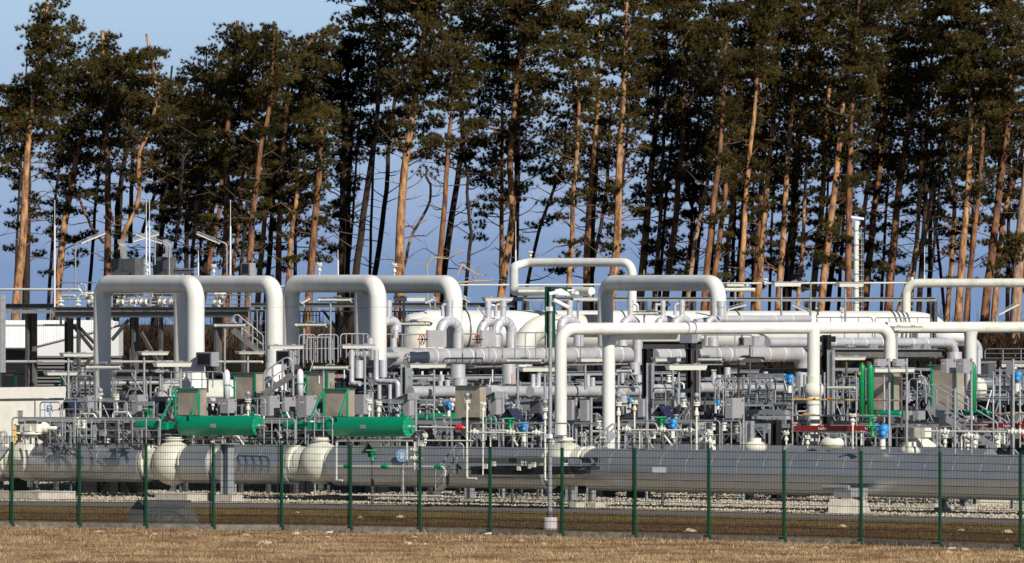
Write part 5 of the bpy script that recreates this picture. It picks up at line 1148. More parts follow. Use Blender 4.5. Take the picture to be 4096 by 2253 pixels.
for i,(x,yt,ym,yb,D,l) in enumerate([(219,800,900,1240,246,'left of the first arch'),(585,795,905,1100,247,'left of close pair above first arch'),(598,802,905,1100,247.5,'right of close pair above first arch'),(922,800,905,1108,249,'above the second arch'),(793,1000,1050,1110,252,'shortest, above the second arch start'),(1352,1000,1040,1100,252,'above the third arch'),(2063,885,1000,1120,256,'above the thin loop bend'),(2576,1080,1100,1100,250,'short, above the fifth arch'),(3698,985,1100,1130,262,'at the high cream pipe')]):
    mb=MB(); mb.tube([P(x,yb,D),P(x,ym,D)],.032,8); mb.tube([P(x,ym,D),P(x,yt,D)],.012,6); simple('lightning_rod',mb,M['signw'],'thin white lightning rod '+l,'lightning rod','lightning rods')
# blue round sign
g=G(1611,2014); D=g.y; t=thing('round_sign','round blue and white mandatory sign on post behind the fence','sign',g)
mb=MB(); mb.tube([g,P(1611,1845,D)],.042,10); ob('post',mb,M['galv'],t)
c=P(1608,1823,D-.1); rr_=26*D/F; nn=V((-.45,-.9,0)).normalized()
mb=MB(); mb.tube([c-nn*.006,c+nn*.006],rr_,32); ob('sign_disc',mb,M['signb'],t)
b=nn.cross(Z).normalized(); mb=MB()
def arc_strip(r0,r1,a0,a1,dx=0):
    n=16; vs=[]
    for i in range(n+1):
        th=a0+(a1-a0)*i/n
        for r in(r0,r1): vs.append(c+nn*.010+b*(math.cos(th)*r)+Z*(math.sin(th)*r))
    mb.add(vs,[(2*i,2*i+1,2*i+3,2*i+2) for i in range(n)])
arc_strip(rr_*.88,rr_*.95,0,6.283); arc_strip(rr_*.52,rr_*.64,-.4,3.54); ob('rim_and_arc',mb,M['signw'],t)
mb=MB(); q=c+nn*.011; mb.poly([q-b*rr_*.28-Z*rr_*.5,q+b*rr_*.28-Z*rr_*.5,q+b*rr_*.38+Z*rr_*.15,q+b*rr_*.2+Z*rr_*.38,q-b*rr_*.2+Z*rr_*.38,q-b*rr_*.38+Z*rr_*.15],.003,nn); ob('head_pictogram',mb,M['signw'],t)
# floodlights (box lamps)
def flood(xl,xm,xr,yt,yb,D,label):
    mb,c,lu,lv,h=obox_mb(xl,xm,xr,yt,yb,D); t=thing('floodlight',label,'floodlight',V((c.x,c.y,c.z-h)),'boxy floodlights'); ob('housing',mb,M['grey'],t)
    mb=MB(); mb.box(c-W*(lv/2+.01),lu*.80,.03,h*.74); ob('lens',mb,M['glass'],t)
    mb=MB(); mb.box(c-W*(lv/2+.012)+Z*h*.42,lu*.96,.05,.03); mb.box(c-W*(lv/2+.012)-Z*h*.42,lu*.96,.05,.03)
    for s in(-1,1): mb.box(c-W*(lv/2+.012)+U*s*lu*.45,.04,.05,h*.86)
    ob('bezel',mb,M['greyd'],t)
    mb=MB(); mb.tube([c-Z*h*.5,c-Z*(h*.5+.9)],.035,8); ob('mount',mb,M['galvd'],t)
flood(783,846,874,1409,1466,222,'box floodlight right of the first arch foot'); flood(964,998,1021,1052,1101,240,'box floodlight sitting on top of the second arch'); flood(1104,1160,1195,1402,1458,222,'box floodlight left of the third arch leg')
flood(2958,2975,3045,1350,1382,230,'small boxy unit behind front pipe right of gantry')
# electric cabinets on the upper deck
for xa,xm,xb,yt,l,cx in((440,540,572,1033,'left of two dark cabinets high above first arch',510),(609,680,703,1028,'right of two dark cabinets high above first arch',690)):
    mb,c,lu,lv,h=obox_mb(xa,xm,xb,yt,1185,254); t=thing('deck_cabinet',l,'cabinet',V((c.x,c.y,c.z-h/2)),'dark cabinets on the upper deck'); ob('housing',mb,M['steel'],t)
    mb=MB()
    for i in range(3): mb.box(c-W*(lv/2+.006)+U*lu*(-.32+.32*i),.02,.012,h*.94)
    mb.box(c-W*(lv/2+.01)+U*lu*.15-Z*0+Z*h*.3,lu*.28,.012,h*.25); ob('panel_lines',mb,M['greyd'],t)
    mb=MB()
    for i in range(6):
        for x0_,w in (((cx-30),3.6),):
            x=cx-24+i*4.2; mb.tube(fillet([P(x,yt+2,253.5),P(x,985,253.5),P(x-14,975,253.5),P(x-14,958,253.5)],.1,3),.017,6)
    for i in range(6): x=cx-26+i*3.6; mb.tube([P(x-2,yt+2,254),P(x-2,962,254)],.014,6)
    ob('cable_conduits',mb,M['galv'],t)
mb=MB()
for i in range(7): x=702+i*11; mb.box(P(x,1083+(i%3)*4,250),.09,.1,.2)
mb.beam(P(700,1078,250),P(778,1076,250),.2,.05); simple('deck_instruments',mb,M['greyd'],'row of dark instruments on the deck right of cabinets','instrument')
# valve cluster on the upper deck (white)
rr2=random.Random(4)
for i,(x0,x1) in enumerate(((455,560),(560,660),(660,740),(850,890),(345,385))):
    t=thing('deck_pipework','','pipework',P(x0,1236,248)); later(t,'cream valves on upper deck',(x0+x1)/2)
    mb=MB(); L=row(247)
    for y in(1182,1208,1222): mb.tube([P(x0+rr2.uniform(0,20),y,L(x0)),P(x1-rr2.uniform(0,20),y,L(x1))],rr2.choice([.04,.06,.05]),8)
    ob('pipe_run',mb,M['cream'],t); 
    for j in range(3):
        x=rr2.uniform(x0+8,x1-8); y=rr2.choice([1182,1208]); mb=MB(); mb.slathe(P(x,y,L(x))-U*.14,U,[(.06,0),(.15,.02),(.15,.06),(.09,.08),(.15,.18),(.09,.27),(.15,.29),(.15,.33),(.06,.35)],12); mb.tube([P(x,y,L(x)),P(x,y+30 if j%2 else y-20,L(x))],.04,6); ob('flanged_valve',mb,M['cream'],t)
mb=MB(); mb.torus(P(330,1150,246),V((.3,-1,0)),.15,.012,20,5); simple('handwheel',mb,M['signw'],'thin white handwheel on the upper deck at left','handwheel')
# ================= scaffold =================
t=thing('scaffold','tube scaffold with orange marks and red boards around ball tee','scaffold',P(3280,1800,209)); Lc=line(3300,205.5,.75)
for x,yt,yb in((3170,1512,1790),(3282,1500,1722),(3298,1490,1660),(3425,1503,1790)):
    mb=MB(); mb.tube([P(x,yb,Lc(x)),P(x,yt,Lc(x))],.028,8); 
    for y in(1537,1600,1662,1725): 
        if yt<y<yb: mb.tube([P(x,y+2,Lc(x)),P(x,y-2,Lc(x))],.06,8)
    ob('standard_tube',mb,M['galv'],t)
for x0,x1,y0,y1,m in((3175,3418,1598,1601,'yellow'),(3425,3600,1600,1602,'galv'),(3172,3600,1661,1666,'galv'),(3172,3420,1724,1728,'galv'),(3215,3262,1657,1659,'yellow')):
    mb=MB(); mb.tube([P(x0,y0,Lc(x0)),P(x1,y1,Lc(x1))],.028,8); ob('ledger_tube',mb,M[m],t)
for x,y in((3259,1595),(3318,1595),(3205,1662),(3171,1694),(3282,1695),(3427,1699),(3515,1600),(3515,1663)):
    mb=MB(); q=P(x,y,Lc(x)-.02); v=Z if y in(1694,1695,1699) else U; mb.tube([q-v*.035,q+v*.035],.032,8); ob('orange_mark',mb,M['orange'],t)
for x0,x1,s in((3177,3428,'Layher'),(3432,3500,'')):
    mb=MB(); a=P(x0,1713,Lc(x0)-.04); b=P(x1,1713,Lc(x1)-.04); mb.beam(a,b,.03,.16); o=ob('toe_board',mb,M['board'],t)
text('Layher',P(3292,1714,Lc(3292)-.04)-W*.022,.12,M['signw'],t); text('Layher',P(3478,1714,Lc(3478)-.04)-W*.022,.11,M['signw'],t)
t2=thing('ladder','aluminium ladder leaning inside the scaffold at the ball tee','ladder',P(3230,1790,211)); mb=MB()
for (xa,ya,xb,yb) in((3207,1790,3250,1570),(3245,1790,3290,1565)): mb.tube([P(xa,ya,211),P(xb,yb,211.5)],.026,6)
for i in range(8): f=i/8; mb.tube([P(3207+43*f,1790-220*f,211+.5*f),P(3245+45*f,1790-225*f,211+.5*f)],.015,6)
ob('rails_and_rungs',mb,M['galv'],t2)
t=thing('scaffold','second tube scaffold with red boards at the right edge','scaffold',P(4000,1800,209)); Lc2=line(4000,204,.75)
for x,yt,yb in((3537,1500,1690),(3973,1498,1790),(3999,1470,1690),(4080,1496,1790)):
    mb=MB(); mb.tube([P(x,yb,Lc2(x)),P(x,yt+40,Lc2(x)),P(x,yt+38,Lc2(x)),P(x,yt,Lc2(x))],[.03,.03,.02,.02],8); ob('standard_tube',mb,M['galv'],t)
for x0,x1,y,m in((3905,4400,1592,'galv'),(3980,4400,1655,'galv'),(4030,4400,1652,'yellow'),(3900,4400,1722,'galv'),(3496,3545,1599,'galv'),(3496,3540,1663,'galv')):
    mb=MB(); mb.tube([P(x0,y,Lc2(x0)),P(x1,y,Lc2(x1))],.028,8); ob('ledger_tube',mb,M[m],t)
for x,y,v in((4057,1594,1),(4002,1659,1),(4083,1693,0),(3513,1599,1),(3513,1663,1)):
    mb=MB(); q=P(x,y,Lc2(x)-.02); v=U if v else Z; mb.tube([q-v*.035,q+v*.035],.032,8); ob('orange_mark',mb,M['orange'],t)
mb=MB(); mb.beam(P(3865,1702,Lc2(3865)+.1),P(4400,1704,Lc2(4400)+.1),.03,.15); ob('toe_board',mb,M['board'],t)
text('Layher',P(4033,1703,Lc2(4033)+.1)-W*.022,.12,M['signw'],t)
for (xa,ya,xb,yb,m) in((3942,1650,3966,1560,'signw'),(3982,1650,3998,1600,'galv'),(4035,1775,4085,1650,'galv'),(4090,1740,4110,1790,'red')):
    mb=MB(); mb.tube([P(xa,ya,207),P(xb,yb,207)],.024,6); ob('diagonal_tube',mb,M[m],t)
for i,(x0,y0,x1,y1,m) in enumerate([(1118,1500,1118,1545,'orange'),(1350,1495,1350,1516,'red'),(2048,1497,2048,1540,'orange'),(1276,1490,1276,1535,'signw'),(1970,1478,1970,1530,'signw'),(1955,1550,1964,1510,'signw'),(1377,1480,1377,1520,'signw')]):
    mb=MB(); mb.tube([P(x0,y0,row(214)(x0)),P(x1,y1,row(214)(x1))],.022,6); o=simple('marker_rod',mb,M[m],'','rod'); later(o,{'orange':'short orange marker rod','red':'short red rod on brown cabinet','signw':'short white marker rod'}[m],x0)
# paper litter
for x,y in((1315,2133),(1962,2136),(1950,2139),(3805,2198)):
    g=G(x,y); mb=MB(); mb.poly([g+V((-.1,0,.01)),g+V((.1,-.05,.01)),g+V((.12,.1,.05)),g+V((-.06,.15,.03))],.01,Z); o=simple('litter',mb,M['signw'],'','litter'); later(o,'scrap of white litter below fence',x)
# ================= FOREST =================
GRID='''0510000103369888856 8 9
x'''
rowsA=['05100001003','18531016526','39463039868','39498149999','39899389999','89999899999','89999999999','98899998898','86887998885','85856998874','54546898774','33535898764','33333787663','33333576553','22322365442','22311354332','11111233232','11100122211']
rowsB=['6898888568','7688998669','7578978689','7889776789','8888873678','8878684887','6557464766','7655654755','8666656644','4356655545','1124545445','0112435556','0002524455','0000212233','0002111144','0000012235','0000013014','0000000012']
rowsC=['98999899989','99998889888','98998889999','98988899999','88898789999','88789899999','78878888889','88868766789','98867766888','99866777688','89766677776','88675666565','67564545555','55554534445','44455633335','34455542236','33454542227','22333331127']
GR=[[int(ch) for ch in a+b+c] for a,b,c in zip(rowsA,rowsB,rowsC)]
for r_i,row_ in enumerate(GR): assert len(row_)==32,(r_i,len(row_))
T1=[([(88,1417),(110,1200),(125,900),(140,700),(150,560),(195,300),(235,10)],30,0),([(128,1417),(135,1100),(140,800),(140,600)],26,2),([(285,1400),(320,1100),(350,930),(380,750),(430,560),(520,300),(500,130)],27,0),
([(530,1360),(535,1100),(530,900),(540,850),(520,720),(535,560),(560,300)],26,1),([(590,1230),(620,1120),(675,1030),(690,930),(680,820),(690,730),(745,630),(780,450),(720,150)],18,0),([(575,1300),(580,1000),(600,870),(630,700),(650,450)],22,2),
([(510,1200),(450,1120),(400,1000),(370,930),(360,880)],11,1),([(640,1200),(650,900),(655,700),(650,500)],18,2),([(700,1150),(760,960),(770,800)],14,2),([(790,1250),(810,1000),(850,800),(860,600)],18,2),([(860,1230),(890,1000),(900,760)],14,2),
([(920,1300),(920,900),(930,700),(940,480)],17,2),([(950,1250),(965,1050),(985,850)],14,1),([(1010,1340),(1040,1150),(1045,1000),(1060,800),(1080,600)],20,2),([(1040,1250),(1080,1050),(1090,900),(1120,700)],17,1),
([(1110,1350),(1115,1100),(1120,900),(1110,770),(1125,600),(1135,460),(1165,250),(1170,80)],25,1),([(1150,1300),(1180,1080),(1190,900),(1215,760),(1270,550),(1300,350)],16,1),([(1230,1300),(1240,1100),(1260,950),(1280,750),(1300,650),(1330,550),(1345,300),(1350,60)],23,1),
([(1275,1400),(1300,1100),(1330,950),(1345,800)],18,0),([(1320,1370),(1340,1100),(1350,900),(1400,600)],18,2),([(1370,1400),(1375,1150),(1385,950),(1395,760),(1420,400),(1560,110)],22,1),([(1420,1390),(1430,1200),(1450,1060),(1480,860)],18,0),
([(1530,1360),(1550,1100),(1565,950),(1578,780),(1585,640)],27,1),([(1680,1350),(1690,1000),(1690,800),(1700,600),(1715,300)],25,2),([(1712,1350),(1722,900),(1735,600)],18,2)]
T2=[([(90,1355),(110,1200),(150,900),(180,720),(205,480),(210,240),(215,0)],26,2),([(35,1355),(50,1000),(45,640),(95,480)],17,2),([(180,1360),(210,1200),(240,950),(250,750),(290,450),(300,200)],20,2),([(305,1350),(310,1100),(325,900),(345,700),(385,470),(415,250),(440,0)],34,0),
([(320,1350),(360,1170),(430,1050),(460,980),(460,900),(435,870)],11,3),([(500,1350),(530,1000),(540,800),(560,580),(585,300)],21,1),([(520,1355),(550,1150),(590,900),(620,680),(600,400),(630,100)],25,2),([(635,1400),(650,1250),(660,1170),(640,1000),(640,850),(620,750)],13,2),
([(808,1390),(810,1000),(810,700),(812,480),(815,200)],17,1),([(815,1400),(845,1200),(865,1050),(850,850),(860,650),(880,470),(920,200),(930,-100)],28,0),([(870,1350),(880,1100),(885,800),(890,500),(890,300),(905,0)],27,2),([(935,1400),(970,1230),(1000,1110),(1040,1000),(1080,900),(1120,770),(1125,600)],13,2),
([(1140,1400),(1155,1200),(1160,950),(1185,700),(1190,500),(1190,300)],19,0),([(1225,1400),(1230,1200),(1250,900),(1270,700),(1285,500),(1280,300),(1300,50),(1310,-150)],24,0),([(1250,1400),(1255,1100),(1270,900),(1275,600)],22,2),([(1270,1250),(1300,1100),(1330,900),(1340,750),(1345,500)],15,2),
([(1360,1360),(1380,1150),(1385,900),(1395,650),(1415,380),(1425,0),(1430,-200)],30,0),([(1500,1355),(1525,1100),(1545,850),(1570,600),(1580,350),(1610,100),(1620,-150)],28,0),([(1570,1355),(1590,1100),(1600,800),(1610,600),(1615,400),(1625,100)],17,1),([(1630,1355),(1660,1150),(1680,900),(1700,700),(1710,450),(1720,100)],24,1)]
T3=[([(60,1350),(100,1050),(75,1000),(60,800),(80,500)],13,2),([(80,1355),(110,1150),(150,980),(185,780),(200,500)],17,3),([(105,1355),(125,1100),(140,900),(150,650)],17,2),([(160,1355),(190,1050),(215,850),(235,680),(250,350),(260,50)],23,1),([(200,1355),(250,1000),(265,750),(275,450)],20,1),([(250,1380),(290,1000),(320,700),(330,400)],20,1),
([(330,1390),(345,1150),(360,900),(385,650),(410,450),(405,200),(410,-50)],22,0),([(315,1390),(335,1100),(350,800),(360,550)],17,2),([(400,1390),(420,1100),(440,800),(455,500)],22,1),([(425,1300),(450,1000),(475,750),(500,450),(515,200)],22,0),([(520,1390),(545,1050),(560,800),(580,550),(595,430),(605,150),(610,-100)],23,0),
([(560,1390),(590,1100),(600,800),(630,600),(660,440),(690,150)],33,2),([(620,1390),(640,1150),(645,950),(660,700)],14,0),([(690,1400),(715,1150),(735,950),(742,700),(765,400),(690,150)],23,0),([(735,1400),(765,1150),(800,850),(820,620),(850,380),(880,180),(900,60),(905,-150)],26,0),([(770,1390),(820,1050),(840,850),(850,600)],19,2),
([(860,1400),(865,1000),(870,700),(885,450),(900,200),(915,-50)],26,1),([(925,1300),(935,1050),(965,820),(985,700),(1040,560)],18,3),([(950,1400),(985,1050),(1010,850),(1025,550),(1030,300)],25,1),([(1065,1400),(1090,1100),(1120,850),(1150,650),(1200,500),(1215,250)],29,1),([(1095,1120),(1125,850),(1145,650),(1155,500),(1160,250)],15,0),
([(1175,1390),(1205,1080),(1215,850),(1225,600)],17,0),([(1180,1300),(1240,1150),(1280,930),(1310,800),(1350,600),(1390,550),(1430,400)],17,3),([(1215,1390),(1235,1100),(1245,700),(1260,400),(1290,0)],19,2),([(1260,1390),(1265,1050),(1270,700)],16,2),([(1320,1390),(1300,1200),(1280,1080),(1285,900)],11,2),([(1360,1390),(1380,1150),(1385,950),(1370,850),(1375,600)],17,0),
([(1410,1390),(1430,1150),(1450,900),(1460,620),(1465,330),(1500,100),(1505,-100)],26,0),([(1455,1390),(1480,1150),(1510,900),(1525,550),(1530,250)],19,1),([(1550,1390),(1580,1150),(1610,900),(1640,700),(1660,300)],29,1),([(1590,1390),(1620,1100),(1655,950),(1700,800),(1725,700),(1740,400)],22,0),([(1692,1390),(1705,1200),(1722,1000),(1760,600),(1780,200)],38,3)]
TR=[]
for (T,x0) in((T1,0),(T2,1350),(T3,2696)):
    for p,w,kd in T: TR.append(([(x0+u/1.232,v/1.232) for u,v in p],w/1.232*1.42,kd))
for x,lean in((-60,40),(-190,60),(-330,30),(-480,50),(4160,60),(4240,90),(4330,40),(4430,80)):   # just outside the frame
    TR.append(([(x,1130),(x+lean*.4,800),(x+lean*.8,400),(x+lean,40 if x<0 else -150)],26,0 if x%20 else 1))
bk=random.Random(9)
for x in (60,200,360,470,620,800,960,1040,1180,1390,1480,2460,2640,2760,2840,2930,3010,3080,3150,3290,3360,3470,3530,3640,3720,3880,3960,4030):
    l=bk.uniform(10,70); TR.append(([(x,1130),(x+l*.5+bk.uniform(-10,10),800),(x+l,420),(x+l*1.3,200)],bk.uniform(11,17),2))
SKX=[-700,0,60,75,90,130,160,175,285,290,310,315,325,340,345,450,470,540,545,580,620,645,690,715,750,780,815,870,945,985,1010,1050,1090,1110,1170,1215,1300,1345,1365,1400]
SKYY=[420,312,310,240,160,80,20,-40,-40,30,100,230,250,250,97,97,150,190,160,108,135,200,240,290,240,215,140,115,55,75,110,100,48,90,110,95,110,60,10,-400]
skyl=lambda x: float(np.interp(x,SKX,SKYY)) if x<1400 else -400
rt=random.Random(21)
TREES=[]
for i,(pl_,w,kd) in enumerate(TR):
    pl_=[(x,y if y>400 and y>skyl(x)+25 else max(y,skyl(x)+25)) for x,y in pl_]
    pl_=[q for j,q in enumerate(pl_) if j==0 or q[1]<pl_[j-1][1]-5]
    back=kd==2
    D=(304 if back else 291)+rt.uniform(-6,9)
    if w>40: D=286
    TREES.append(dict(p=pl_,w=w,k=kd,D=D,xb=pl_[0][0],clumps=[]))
def tx(t,y):
    p=t['p']
    if y>=p[0][1]:
        (x0,y0),(x1,y1)=p[0],p[1]; return x0+(x0-x1)/(y0-y1)*(y-y0)*.8
    for (x0,y0),(x1,y1) in zip(p,p[1:]):
        if y1<=y<=y0: return x0+(x1-x0)*(y-y0)/(y1-y0)
    return p[-1][0]
# clumps of needles
for r0 in range(-5,18):
    for c0 in range(-5,37):
        cr=GR[max(0,r0)][min(31,max(0,c0))]
        if r0<0:
            cr=[cr,cr,7,6,4,2][-r0] if c0>9 else 9
            if c0>9: cr=min(cr,8)
        if cr<=0: continue
        n=13.5*(cr/9)**1.5+(2.2 if 5<=c0<=10 and 6<=r0<=13 else 0)+(1.6 if c0>=20 and 4<=r0<=9 else 0)
        if c0<0 or c0>31: n*=.4
        if r0<-1: n*=.6
        n=int(n)+(rt.random()<n%1)
        for j in range(n):
            x=(c0+rt.random())*128; y=(r0+rt.random())*64
            if y<skyl(x)+30: continue
            best=None;bs=1e9
            for t in TREES:
                top=t['p'][-1][1]-40
                if t['w']<14 and y<t['p'][-1][1]-30: continue
                d=abs(tx(t,y)-x)+max(0,top-y)*1.6+rt.uniform(0,110)+(35 if t['k']==2 and r0<8 else 0)+(500 if t['xb']==tx(t,1130) and False else 0)
                if t['w']<15 and t['k']!=2: d+=120
                if d<bs: bs=d;best=t
            best['clumps'].append((x,y,cr))
nr=np.random.default_rng(2)
def needles(clumps,D0,back):
    cs=[];rad=[];bk_=[]
    for x,y,cr,Dc in clumps:
        sc=(.46+.26*rt.random()) if y<700 else (.36+.2*rt.random())
        cs.append(tuple(P(x,y,Dc))); rad.append(sc)
    cs=np.array(cs); rad=np.array(rad); n=len(cs); sub=26
    # each clump = several small tufts, each tuft a burst of needles
    off=nr.normal(0,1,(n,sub,3)); off/=np.linalg.norm(off,axis=2,keepdims=True)+1e-6; off*=nr.uniform(.25,1,(n,sub,1))**.8
    off[:,:,2]*=.40; off[:,:,0]*=1.15; tc=cs[:,None]+off*rad[:,None,None]*1.05; tc=tc.reshape(-1,3)
    m=len(tc); k=22
    d=nr.normal(0,1,(m,k,3)); d[:,:,2]+=.55; d/=np.linalg.norm(d,axis=2,keepdims=True)
    L=nr.uniform(.09,.20,(m,k,1)); base=tc[:,None]+d*.02
    s=np.cross(d,nr.normal(0,1,(m,k,3))); s/=np.linalg.norm(s,axis=2,keepdims=True)+1e-6; wd=nr.uniform(.010,.021,(m,k,1))
    v=np.stack([base-s*wd*.6,base+s*wd*.6,base+d*L+s*wd,],2).reshape(-1,3)
    # core tuft triangles give body
    k2=3; d2=nr.normal(0,1,(m,k2,3)); d2/=np.linalg.norm(d2,axis=2,keepdims=True); e2=np.cross(d2,nr.normal(0,1,(m,k2,3))); e2/=np.linalg.norm(e2,axis=2,keepdims=True)
    b2=tc[:,None]; v2=np.stack([b2-d2*.07-e2*.035,b2+d2*.08,b2+e2*.07-d2*.02],2).reshape(-1,3)
    v=np.concatenate([v,v2]); return v,np.arange(len(v)).reshape(-1,3)
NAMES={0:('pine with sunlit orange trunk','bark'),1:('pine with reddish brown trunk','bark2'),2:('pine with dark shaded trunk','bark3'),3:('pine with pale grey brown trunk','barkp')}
for ti,t in enumerate(TREES):
    p=t['p']; D=t['D']; k=D/F; yb=YH+F*H/D
    base_=V((P(tx(t,yb),yb,D).x,D,0))
    w=t['w']; lean=(p[-1][0]-p[0][0])/(p[0][1]-p[-1][1]+1); bend=max(abs(tx(t,y)-(p[0][0]+(p[-1][0]-p[0][0])*(p[0][1]-y)/(p[0][1]-p[-1][1]+1))) for y in range(int(p[-1][1]),int(p[0][1]),40))
    desc=('crooked ' if bend>38 else 'right leaning ' if lean>.14 else 'straight ')+('thick ' if w>25 else 'slim ' if w<18 else '')
    th=thing('pine_tree','','pine tree',base_,'pines behind the plant'); later(th,desc+NAMES[t['k']][0],p[0][0],TANC)
    n=len(p); path=[base_]; rs=[w*.58*k]
    ys=list(np.linspace(1130,p[-1][1],14)); 
    if p[0][1]<1000: ys=list(np.linspace(p[0][1],p[-1][1],12)); base_0=P(*p[0],D)
    for y in ys:
        path.append(P(tx(t,y)+rt.uniform(-2,2),y,D)); f=(1130-y)/max(1,(1130-p[-1][1])); rs.append(w*.5*k*max(.22,1-.62*f*(1130-p[-1][1])/1150))
    if p[0][1]<1000: path=path[1:]; rs=rs[1:]
    mb=MB(); mb.tube(path,rs,10,True)
    # limbs to clumps, dead snags on the bare stem
    mb.m=1; cl=[]
    for x,y,cr in t['clumps']:
        Dc=D+rt.uniform(-1 if y<330 else -.3,1)*min(3.2,.6+abs(x-tx(t,y))*k*.6+.9); cl.append((x,y,cr,Dc))
    ytop=p[-1][1]
    for x,y,cr,Dc in cl:
        if rt.random()<.5 or y>520:
            yy=min(max(y+rt.uniform(10,50)+abs(x-tx(t,y))*.25,ytop),1125); a=P(tx(t,yy),yy,D); b=P(x,y,Dc); L_=(b-a).length
            if L_<.3 or L_>7: continue
            m1=a.lerp(b,.45)+V((0,0,rt.uniform(-.12,.05)*L_)); m2=a.lerp(b,.78)+V((rt.uniform(-.1,.1),0,-.06*L_)); r0_=min(.05,.014*L_+.016)
            mb.tube([a,m1,m2,b],[r0_,r0_*.75,r0_*.5,.010],4)
            for q in range(2 if y>400 else 1):
                c_=m1.lerp(m2,rt.random()); mb.tube([c_,c_+V((rt.uniform(-.5,.5),rt.uniform(-.3,.3),rt.uniform(-.2,.5)))],[.012,.005],3)
    ns=5+int(8*rt.random()) if w>=14 else 4
    for q in range(ns):
        y=rt.uniform(max(ytop+60,430),1090); s=rt.choice([-1,1]); L_=rt.uniform(.3,1.7)*(1.3 if t['k']==2 else .9); a=P(tx(t,y),y,D)
        e1=a+V((s*L_*.55,rt.uniform(-.3,.3),rt.uniform(-.1,.4)*L_)); e2=e1+V((s*L_*.45,rt.uniform(-.2,.2),rt.uniform(-.3,.55)*L_)); mb.tube([a,e1,e2],[.03,.017,.007],4)
        if rt.random()<.7: c_=a.lerp(e1,.8); mb.tube([c_,c_+V((s*rt.uniform(0,.4),0,rt.uniform(.1,.5)))],[.012,.005],3)
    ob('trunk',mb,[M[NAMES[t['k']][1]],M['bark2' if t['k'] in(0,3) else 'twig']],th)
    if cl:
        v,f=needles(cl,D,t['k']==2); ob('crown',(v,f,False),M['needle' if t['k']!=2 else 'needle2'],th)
# split stub on a broken pine
mb=MB(); a=P(1272,600,287); mb.slathe(P(1270,600,288),Z,[(.10,0),(.12,.25),(.07,.7),(.02,1.05),(0,1.1)],8); simple('splintered_stub',mb,M['wood'],'pale splintered wood tip on a broken pine trunk','broken trunk')
# bare fallen branches & dead pale bush behind arch four
for i,(pp,l) in enumerate([([(1718,1135),(1708,1060),(1735,1030),(1790,1035),(1860,1005)],'pale bare dead tree standing behind the fourth arch'),([(1810,1135),(1900,1125),(1960,1125)],'pale dead branch low behind the fourth arch'),([(1830,1100),(1850,1060),(1900,1095),(1935,1105)],'thin pale dead branch arching behind the fourth arch')]):
    mb=MB(); q=[P(x,y,285+i) for x,y in pp]; q[0]=V((q[0].x,q[0].y,0)) if i==0 else q[0]; mb.tube(q,[.07,.05,.035,.025,.015][:len(q)],6)
    for j in range(7):
        a=rt.choice(q[1:]); b=a+V((rt.uniform(-1,1),rt.uniform(-.4,.4),rt.uniform(-.3,.6))); mb.tube([a,a.lerp(b,.5)+Z*.08,b],[.016,.010,.005],4)
    simple('dead_tree' if i==0 else 'dead_branch',mb,M['wood'],l,'dead tree' if i==0 else 'dead branch')
# undergrowth: brown scrub belt in front of and under the pines
def scrub(name,n,x0,x1,yt,D0,D1,m,label,tw=.02,hs=(.7,2.2)):
    xs=nr.uniform(x0,x1,n); Ds=nr.uniform(D0,D1,n); X=(xs-2048)/F*Ds; top=H-(yt(xs)-YH)/F*Ds
    z0=top*nr.uniform(0,.85,n)**1.0; L=nr.uniform(*hs,n); a=nr.normal(0,.42,(n,2)); 
    p0=np.stack([X,Ds,z0],1); zz=np.minimum(z0+L,top*nr.uniform(.85,1.06,n)); p1=np.stack([X+a[:,0]*L,Ds+a[:,1]*L,zz],1); az=nr.uniform(0,6.28,n); s=np.stack([np.cos(az),np.sin(az)*.5,np.zeros(n)],1)*nr.uniform(tw*.5,tw*1.6,n)[:,None]
    v=np.stack([p0-s,p0+s,p1],1).reshape(-1,3); o=ob(name,(v,np.arange(len(v)).reshape(-1,3),False),m); o['kind']='stuff'; o['label']=label; return o
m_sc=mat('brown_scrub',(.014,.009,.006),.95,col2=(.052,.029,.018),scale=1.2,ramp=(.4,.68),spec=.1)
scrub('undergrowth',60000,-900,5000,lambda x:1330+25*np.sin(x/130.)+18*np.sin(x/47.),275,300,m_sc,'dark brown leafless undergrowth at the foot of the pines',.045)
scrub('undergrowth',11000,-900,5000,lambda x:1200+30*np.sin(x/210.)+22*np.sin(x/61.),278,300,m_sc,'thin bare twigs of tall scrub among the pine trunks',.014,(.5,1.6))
m_h=mat('gap_shade_scrub',(.006,.008,.005),.95,col2=(.018,.016,.010),scale=1.,spec=.1)  # near-black hedge added so gaps between the equipment read as shade
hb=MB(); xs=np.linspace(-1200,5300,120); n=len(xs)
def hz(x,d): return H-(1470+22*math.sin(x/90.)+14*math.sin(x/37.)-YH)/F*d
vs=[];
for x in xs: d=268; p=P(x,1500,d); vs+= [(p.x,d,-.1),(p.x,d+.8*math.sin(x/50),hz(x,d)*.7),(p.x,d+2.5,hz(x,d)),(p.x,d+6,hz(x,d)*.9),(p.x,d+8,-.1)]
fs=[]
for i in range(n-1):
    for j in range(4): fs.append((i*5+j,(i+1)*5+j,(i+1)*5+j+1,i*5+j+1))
hb.add(vs,fs,True); o=ob('added_shade_thicket',hb,m_h); o['kind']='stuff'; o['label']='dark thicket added as shade behind the plant equipment'
scrub('added_shade_thicket',30000,-900,5000,lambda x:1462+22*np.sin(x/90.),265.5,270,m_h,'dark twigs on the face of the added shade thicket',.05,(.3,1.))
finish_labels()
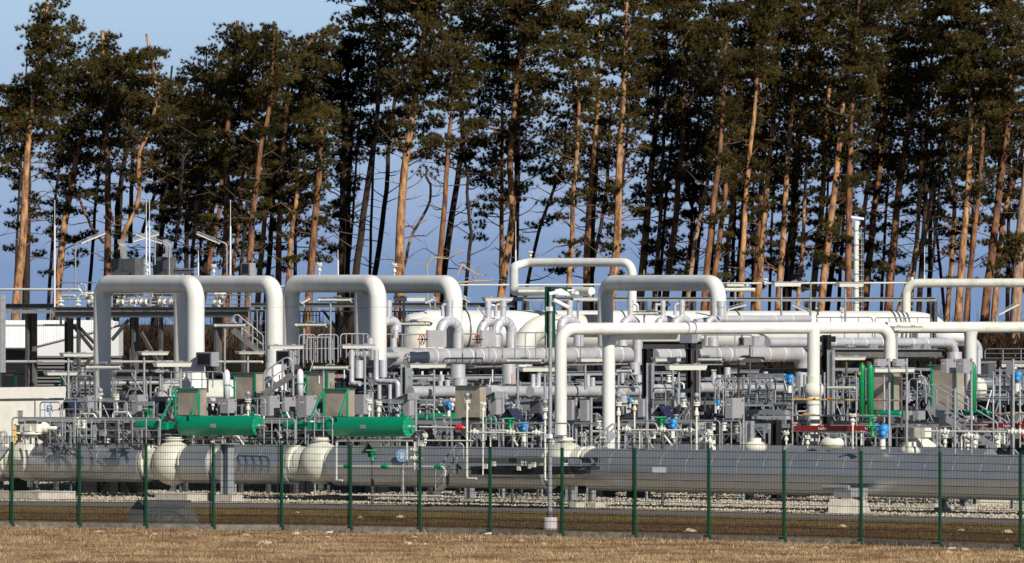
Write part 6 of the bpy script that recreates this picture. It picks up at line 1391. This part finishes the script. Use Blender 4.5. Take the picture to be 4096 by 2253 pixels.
# ================= LIGHT, SKY, CAMERA =================
SA=R(30.2); SE=R(33)
Ld=V((math.sin(SA)*math.cos(SE),-math.cos(SA)*math.cos(SE),math.sin(SE)))
su=bpy.data.lights.new('sun','SUN'); su.energy=SUN; su.angle=R(.5); su.color=(1,.945,.86)
so=bpy.data.objects.new('sun',su); C.objects.link(so); so.rotation_euler=Ld.to_track_quat('Z','Y').to_euler()
w=bpy.data.worlds.new('World'); bpy.context.scene.world=w; w.use_nodes=True; nt=w.node_tree; N=nt.nodes; Lk=nt.links; bg=N['Background']
sk=N.new('ShaderNodeTexSky'); sk.sky_type='NISHITA'; sk.sun_disc=False; sk.sun_elevation=SE; sk.sun_rotation=math.pi-SA; sk.air_density=.75; sk.dust_density=.2; sk.ozone_density=1.5
tc=N.new('ShaderNodeTexCoord'); sx=N.new('ShaderNodeSeparateXYZ'); Lk.new(tc.outputs['Generated'],sx.inputs[0])
mr=N.new('ShaderNodeMapRange'); mr.inputs[1].default_value=0.0; mr.inputs[2].default_value=.06; Lk.new(sx.outputs['Z'],mr.inputs[0])
cr=N.new('ShaderNodeValToRGB'); Lk.new(mr.outputs[0],cr.inputs[0]); e=cr.color_ramp.elements
S=1/SKY
def c8(r,g,b,f=1.): 
    l=lambda v:((v/255+.055)/1.055)**2.4 if v>10 else v/255/12.92
    return (l(r)*f*S*EXPI,l(g)*f*S*EXPI,l(b)*f*S*EXPI,1)
e[0].position=0; e[0].color=c8(124,151,190)
e[1].position=.82; e[1].color=c8(176,204,230)
for pos,col in((.12,(129,154,193)),(.26,(152,174,209)),(.45,(163,187,218))): q=e.new(pos); q.color=c8(*col)
m2=N.new('ShaderNodeMapRange'); m2.inputs[1].default_value=.055; m2.inputs[2].default_value=.10; m2.interpolation_type='SMOOTHSTEP'; Lk.new(sx.outputs['Z'],m2.inputs[0])
mx=N.new('ShaderNodeMix'); mx.data_type='RGBA'; Lk.new(m2.outputs[0],mx.inputs[0]); Lk.new(cr.outputs[0],mx.inputs[6]); Lk.new(sk.outputs[0],mx.inputs[7])
Lk.new(mx.outputs[2],bg.inputs['Color']); bg.inputs['Strength'].default_value=SKY
cam=bpy.data.cameras.new('camera'); co=bpy.data.objects.new('camera',cam); C.objects.link(co); co.location=(0,0,H); co.rotation_euler=(math.pi/2,0,0)
cam.sensor_width=36; cam.lens=F/4096*36; cam.shift_y=(YH-1126.5)/4096; cam.clip_start=1; cam.clip_end=6000
sc=bpy.context.scene; sc.camera=co; sc.render.engine='CYCLES'; sc.render.resolution_x=1024; sc.render.resolution_y=563
sc.view_settings.view_transform='Standard'; sc.view_settings.look='None'; sc.view_settings.exposure=EXPO; sc.view_settings.gamma=1
sc.cycles.max_bounces=6; sc.cycles.diffuse_bounces=2; sc.cycles.glossy_bounces=3
